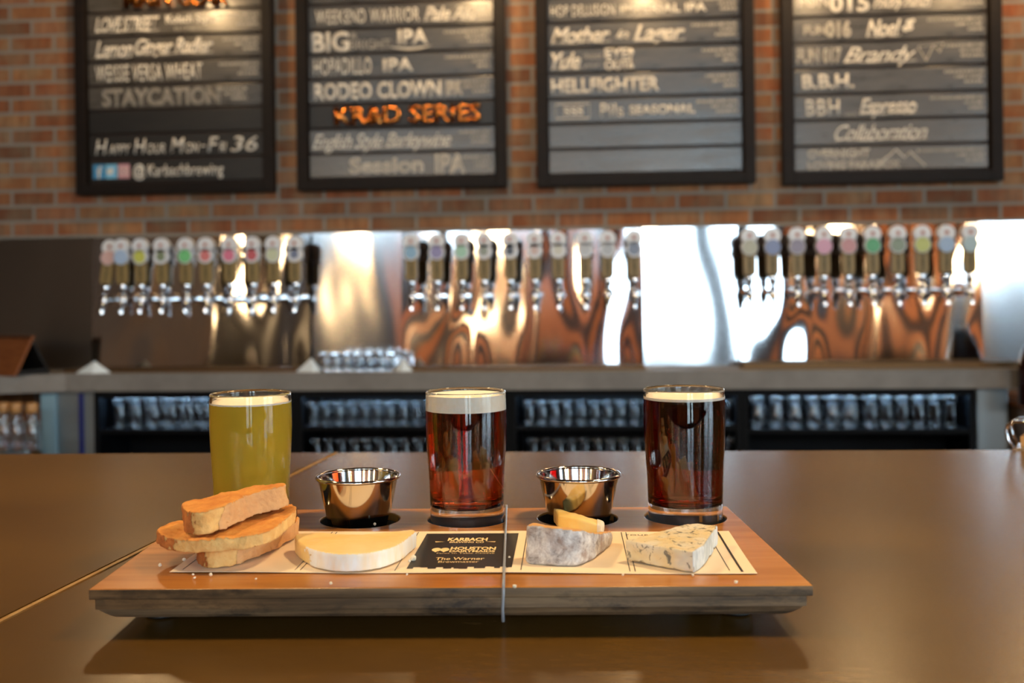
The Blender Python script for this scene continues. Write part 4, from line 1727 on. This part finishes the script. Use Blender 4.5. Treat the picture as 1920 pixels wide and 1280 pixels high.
# ------------------------------------------------------------------ food
def organic(bm, vox=0.0007, bev=0.0014, amp=0.0005, scale=90, smooth=4, seed=0):
    me = apply_mods(bm, [('BEVEL', dict(width=bev, segments=3, limit_method='NONE')), ('REMESH', dict(mode='VOXEL', voxel_size=vox)), ('SMOOTH', dict(factor=0.5, iterations=smooth))])
    nrm = [v.normal.copy() for v in me.vertices]
    for v, n in zip(me.vertices, nrm):
        k = mnoise.noise(v.co * scale + Vector((seed, 0, 0))) * amp + mnoise.noise(v.co * scale * 3.3 + Vector((seed, 5, 0))) * amp * 0.4
        v.co += n * k
    me.update()
    return me


def shell(me, pred, off=0.00035):
    """Skin over the faces of me that satisfy pred(centre, normal): a thin separate mesh."""
    bm = bmesh.new()
    bm.from_mesh(me)
    bm.normal_update()
    kill = [f for f in bm.faces if not pred(f.calc_center_median(), f.normal)]
    for v in bm.verts:
        v.tag = False
    nv = {v.index: v.normal.copy() for v in bm.verts}
    bmesh.ops.delete(bm, geom=kill, context='FACES')
    bm.normal_update()
    for v in bm.verts:
        v.co += v.normal * off
    r = bmesh.ops.extrude_face_region(bm, geom=bm.faces[:])
    inner = [v for v in r['geom'] if isinstance(v, bmesh.types.BMVert)]
    out = bpy.data.meshes.new('shell')
    bmesh.ops.recalc_face_normals(bm, faces=bm.faces)
    bm.to_mesh(out)
    bm.free()
    return out


def skin(me, pred, off=0.0004):
    """Open skin lifted off along normals (no inner wall)."""
    bm = bmesh.new()
    bm.from_mesh(me)
    bm.normal_update()
    kill = [f for f in bm.faces if not pred(f.calc_center_median(), f.normal)]
    keep_n = {v: v.normal.copy() for v in bm.verts}
    for v in bm.verts:
        v.co += keep_n[v] * off
    bmesh.ops.delete(bm, geom=kill, context='FACES')
    out = bpy.data.meshes.new('skin')
    bm.to_mesh(out)
    bm.free()
    return out


def food(name, pts_w, heights, base, label, cat, parts, group=None, lean=None, **org):
    """Solid on the paper: pts_w world plan points (with z base), heights per point, parts = [(part name, material, predicate or None)]."""
    n = len(pts_w)
    c = Vector((sum(p[0] for p in pts_w) / n, sum(p[1] for p in pts_w) / n, base))
    r = root(name, c, 0, label, cat, group)
    bm = B()
    z0 = [(p[2] - base if len(p) > 2 else 0.0) for p in pts_w]
    z1 = [a + h for a, h in zip(z0, heights)]
    top_off = lean or (lambda i: (0, 0))
    a = [bm.verts.new((p[0] - c.x, p[1] - c.y, z)) for p, z in zip(pts_w, z0)]
    b = [bm.verts.new((p[0] - c.x + top_off(i)[0], p[1] - c.y + top_off(i)[1], z)) for i, (p, z) in enumerate(zip(pts_w, z1))]
    for i in range(n):
        j = (i + 1) % n
        bm.faces.new((a[i], a[j], b[j], b[i]))
    bm.faces.new(a[::-1])
    bm.faces.new(b)
    bmesh.ops.triangulate(bm, faces=[f for f in bm.faces if len(f.verts) > 4])
    me = organic(bm, **org)
    for (pn, m, pred) in parts:
        obj(pn, me.copy() if pred is None else skin(me, pred), m, r, True)
    return r


def smooth_loop(pts, n=2):
    """Chaikin corner cutting on a closed loop of (x, y) or (x, y, z)."""
    for _ in range(n):
        out = []
        for i in range(len(pts)):
            p, q = pts[i], pts[(i + 1) % len(pts)]
            out.append(tuple(a * 0.75 + b * 0.25 for a, b in zip(p, q)))
            out.append(tuple(a * 0.25 + b * 0.75 for a, b in zip(p, q)))
        pts = out
    return pts


FZ = PZ + 0.0010     # top of the paper
xy = lambda p: (p.x, p.y)
ground = lambda x, y: xy(at_z(x, y, FZ))

# brie
H = 0.0098
front = [ground(x, y) for x, y in ((551, 1034), (560, 1047), (578, 1058), (604, 1067), (640, 1072), (684, 1070), (722, 1063), (752, 1050), (772, 1032))]
back = [xy(at_z(x, y, FZ + H)) for x, y in ((782, 994), (768, 992), (735, 996), (690, 1001), (645, 1001), (600, 998), (562, 998))]
brie = smooth_loop([(*p,) for p in front + back], 1)
bc = [sum(p[k] for p in brie) / len(brie) for k in (0, 1)]
food('brie_wedge', brie, [H] * len(brie), FZ, 'thick crescent of creamy brie with white rind beside the toast', 'cheese',
     [('paste', M_['brie'], None), ('rind', M_['brie_rind'], lambda c, n: abs(n.z) < 0.62 and n.y < 0.25 and c.x > -0.021 + 0.007 * mnoise.noise(c * 150) + 0.005 * mnoise.noise(c * 700))], seed=1, bev=0.0012, amp=0.00035)

# grey-rinded wedge
P = [ground(x, y) for x, y in ((985, 1055), (1030, 1060), (1085, 1061), (1116, 1046), (1146, 1021))]
hs = [0.0215, 0.0212, 0.0200, 0.0135, 0.0075]
back = [(P[4][0] - 0.001, P[4][1] + 0.010), (P[3][0] - 0.004, P[3][1] + 0.012), (P[2][0] - 0.006, P[2][1] + 0.020), (P[1][0], P[1][1] + 0.020), (P[0][0] + 0.003, P[0][1] + 0.018)]
hb = [0.0070, 0.0120, 0.0165, 0.0190, 0.0200]
food('rind_cheese_wedge', P + back, hs + hb, FZ, 'tall cheese wedge with mottled grey rind on the menu paper beside the black panel', 'cheese',
     [('paste', M_['washed_paste'], None), ('rind', M_['grey_rind'], lambda c, n: n.y < -0.12 and n.z < 0.55 + 0.15 * mnoise.noise(c * 200) and c.x < 0.037 + 0.004 * mnoise.noise(c * 300))], seed=3, bev=0.0016, amp=0.0008,
     lean=lambda i: (0.001, 0.004) if i < 5 else (0, -0.002))

# yellow slice leaning behind it
Q = [xy(at_z(x, y, TZ + 0.0015)) for x, y in ((1047, 992), (1085, 1000), (1128, 1003))]
bq = [(Q[2][0] + 0.002, Q[2][1] + 0.011), (Q[1][0] + 0.001, Q[1][1] + 0.016), (Q[0][0] - 0.004, Q[0][1] + 0.019)]
food('yellow_cheese_slice', Q + bq, [0.0095, 0.0095, 0.0060, 0.0065, 0.0090, 0.0105], TZ + 0.0015, 'yellow cheese slice with white rind end between the grey wedge and the steel cup', 'cheese',
     [('paste', M_['yellow_paste'], None), ('rind', M_['white_rind'], lambda c, n: c.x > 0.0115)], seed=6, bev=0.0012, amp=0.0006)

# blue cheese
H = 0.0115
A = [ground(x, y) for x, y in ((1173, 1050), (1235, 1062), (1300, 1073), (1320, 1060), (1344, 1021))]
Bk = [xy(at_z(x, y, FZ + H)) for x, y in ((1352, 990), (1330, 984), (1287, 981), (1232, 997), (1176, 1012))]
Bk = Bk[1:]
food('blue_cheese_wedge', A + Bk, [H] * (len(A) + len(Bk)), FZ, 'blue veined cheese wedge on the menu paper before the dark beer', 'cheese',
     [('paste', M_['blue'], None), ('rind', M_['blue_rind'], lambda c, n: n.x > 0.45 and n.z < 0.6)], seed=9, bev=0.0012, amp=0.0009)


# toast: three slices, one on another
def toast(label, pts, th, lean, seed, split=9.0):
    base = min(p[2] for p in pts)
    n = len(pts)
    loop = smooth_loop(pts, 2)
    return food('toast_slice', loop, [th] * len(loop), base, label, 'toast',
                [('crumb', M_['crumb'], None), ('toasted_face', M_['toasted'], lambda c, n: n.z > 0.55), ('crust', M_['crust'], lambda c, n: abs(n.z) < 0.6 and (n.y > 0.25 or n.x < -0.45 + 0.35 * mnoise.noise(c * 150)))] +
                ([('soft_crust', M_['soft_crust'], lambda c, n: abs(n.z) < 0.6 and n.y <= 0.25 and c.x > split + 0.003 * mnoise.noise(c * 120))] if split < 1 else []),
                'toast slices stacked on the tasting board', lean=lambda i: lean, seed=seed, bev=0.0013, amp=0.0011, scale=130, smooth=4)


def pz(x, y, z):
    p = at_z(x, y, z)
    return (p.x, p.y, z)


z0 = FZ + 0.0002
t1 = [pz(362, 1049, z0), pz(383, 1067, z0), pz(430, 1063, z0 + 0.0003), pz(478, 1046, z0 + 0.001), pz(520, 1028, z0 + 0.001), pz(558, 1004, z0 + 0.001)]
t1 += [(t1[5][0] - 0.004, t1[5][1] + 0.016, z0 + 0.001), (t1[5][0] - 0.024, t1[5][1] + 0.012, z0), (t1[0][0] + 0.002, t1[0][1] + 0.028, z0)]
toast('bottom slice of the toast stack, lying on the menu paper', t1, 0.0095, (0.0, 0.0015), 11, 0.004)
t2 = [pz(289, 1015, 1.1065), pz(308, 1031, 1.1065), pz(348, 1038, 1.1066), pz(411, 1035, 1.1070), pz(470, 1029, 1.1082), pz(506, 1020, 1.1092), pz(543, 990, 1.1116)]
t2 += [pz(560, 972, 1.1132), (t2[6][0] - 0.010, t2[6][1] + 0.028, 1.1135), (t2[0][0] + 0.036, t2[0][1] + 0.040, 1.1085), (t2[0][0] + 0.004, t2[0][1] + 0.020, 1.1070)]
toast('middle slice of the toast stack, widest and toasted orange', t2, 0.0072, (0.0, 0.001), 23)
t3 = [pz(345, 990, 1.1160), pz(354, 1002, 1.1160), pz(379, 1004, 1.1162), pz(410, 996, 1.1168), pz(442, 982, 1.1180), pz(473, 966, 1.1195), pz(538, 950, 1.1222)]
t3 += [(t3[6][0] - 0.002, t3[6][1] + 0.010, 1.1220), (t3[6][0] - 0.025, t3[6][1] + 0.012, 1.1195), (t3[0][0] + 0.006, t3[0][1] + 0.018, 1.1165), (t3[0][0] - 0.002, t3[0][1] + 0.008, 1.1160)]
toast('top slice of the toast stack, thick and tilted before the yellow beer', t3, 0.0125, (-0.002, 0.002), 37, 0.002)

# loose crumbs
bm = B()
rnd = random.Random(4)
spots = [(362, 1077), (365, 1083), (395, 1078), (775, 1050), (768, 1052), (763, 1077), (703, 983), (1033, 1068), (1168, 1078), (1299, 1078), (955, 1045), (345, 1050), (300, 1060), (1380, 1092), (965, 1100), (480, 1085), (620, 1094)]
for (x, y) in spots:
    p = at_z(x, y, TZ + 0.001)
    s = rnd.uniform(0.0006, 0.0012) * (1.9 if (x, y) in ((775, 1050),) else 1)
    q = bmesh.ops.create_icosphere(bm, subdivisions=1, radius=s)
    for v in q['verts']:
        v.co = v.co * rnd.uniform(0.8, 1.25) + Vector((p.x, p.y, TZ + 0.0006 + s * 0.8))
tag(obj('crumbs', bm, M_['white_rind'], None), 'scattered pale crumbs on the tasting board and paper', 'crumbs', kind='stuff')

# elastic cord looped round the board
hB = 0.0011
x_f, y_f = tl(at_z(944, 1107, TZ))
x_b, y_b = tl(at_z(949, 972, TZ))
k = (x_b - x_f) / (y_b - y_f)
fy, byy = -TD / 2 - hB, TD / 2 + hB
xf = x_f + k * (fy - y_f)
xb_ = x_f + k * (byy - y_f)
zt_, zb_ = 0.025 + hB + 0.0012, 0.0085 - hB
pts = []
for t in range(13):
    u = t / 12
    pts.append((xf + (xb_ - xf) * u, fy + (byy - fy) * u, zt_ - (0.0008 if t in (0, 12) else 0)))
pts += [(xb_, byy + 0.0002, 0.018), (xb_, byy, zb_), (xf - 0.0005, fy, zb_), (xf - 0.0006, fy - 0.0002, 0.014), (xf - 0.0002, fy - 0.0002, 0.021)]
M4 = Matrix.Translation((TC.x, TC.y, BARZ)) @ Matrix.Rotation(TYAW, 4, 'Z')
bm = B()
tube(bm, [M4 @ Vector(p) for p in pts], 0.0008, 10, True)
tag(obj('elastic_cord', bm, M_['cord'], None, True), 'thin clear elastic cord looped around the tasting board over the paper', 'cord')

# ------------------------------------------------------------------ pendant lamps over the bar (above the picture, mirrored in the steel)
pr = None
for i, (x, y) in enumerate(PENDANTS):
    lab = 'dark pendant lamp with a warm bulb hanging above the bar'
    if pr is None:
        pr = root('pendant_lamp', (x, y, 2.02), 0, lab, 'lamp', 'pendant lamps above the bar')
        bm = B()
        lathe(bm, [(0.022, 0.13), (0.03, 0.125), (0.055, 0.10), (0.12, 0.03), (0.14, -0.02), (0.137, -0.02), (0.117, 0.03), (0.052, 0.096), (0.022, 0.12)], 32)
        obj('shade', bm, M_['shade'], pr, True, auto=60)
        bm = B()
        cyl(bm, (0, 0, 0.12), (0, 0, RZ1 - 2.02 - 0.001), 0.004, 0.004, 8)
        obj('cord', bm, M_['black'], pr)
        bm = B()
        lathe(bm, [(0, 0.115), (0.018, 0.115), (0.018, 0.07), (0, 0.07)], 16)
        obj('socket', bm, M_['black'], pr)
    else:
        dup(pr, (x, y, 2.02))
for (x, y) in HALL:
    dup(pr, (x, y, 1.80), label='dark pendant lamp hanging over the hall floor', group='pendant lamps in the hall')

bpy.context.view_layer.update()
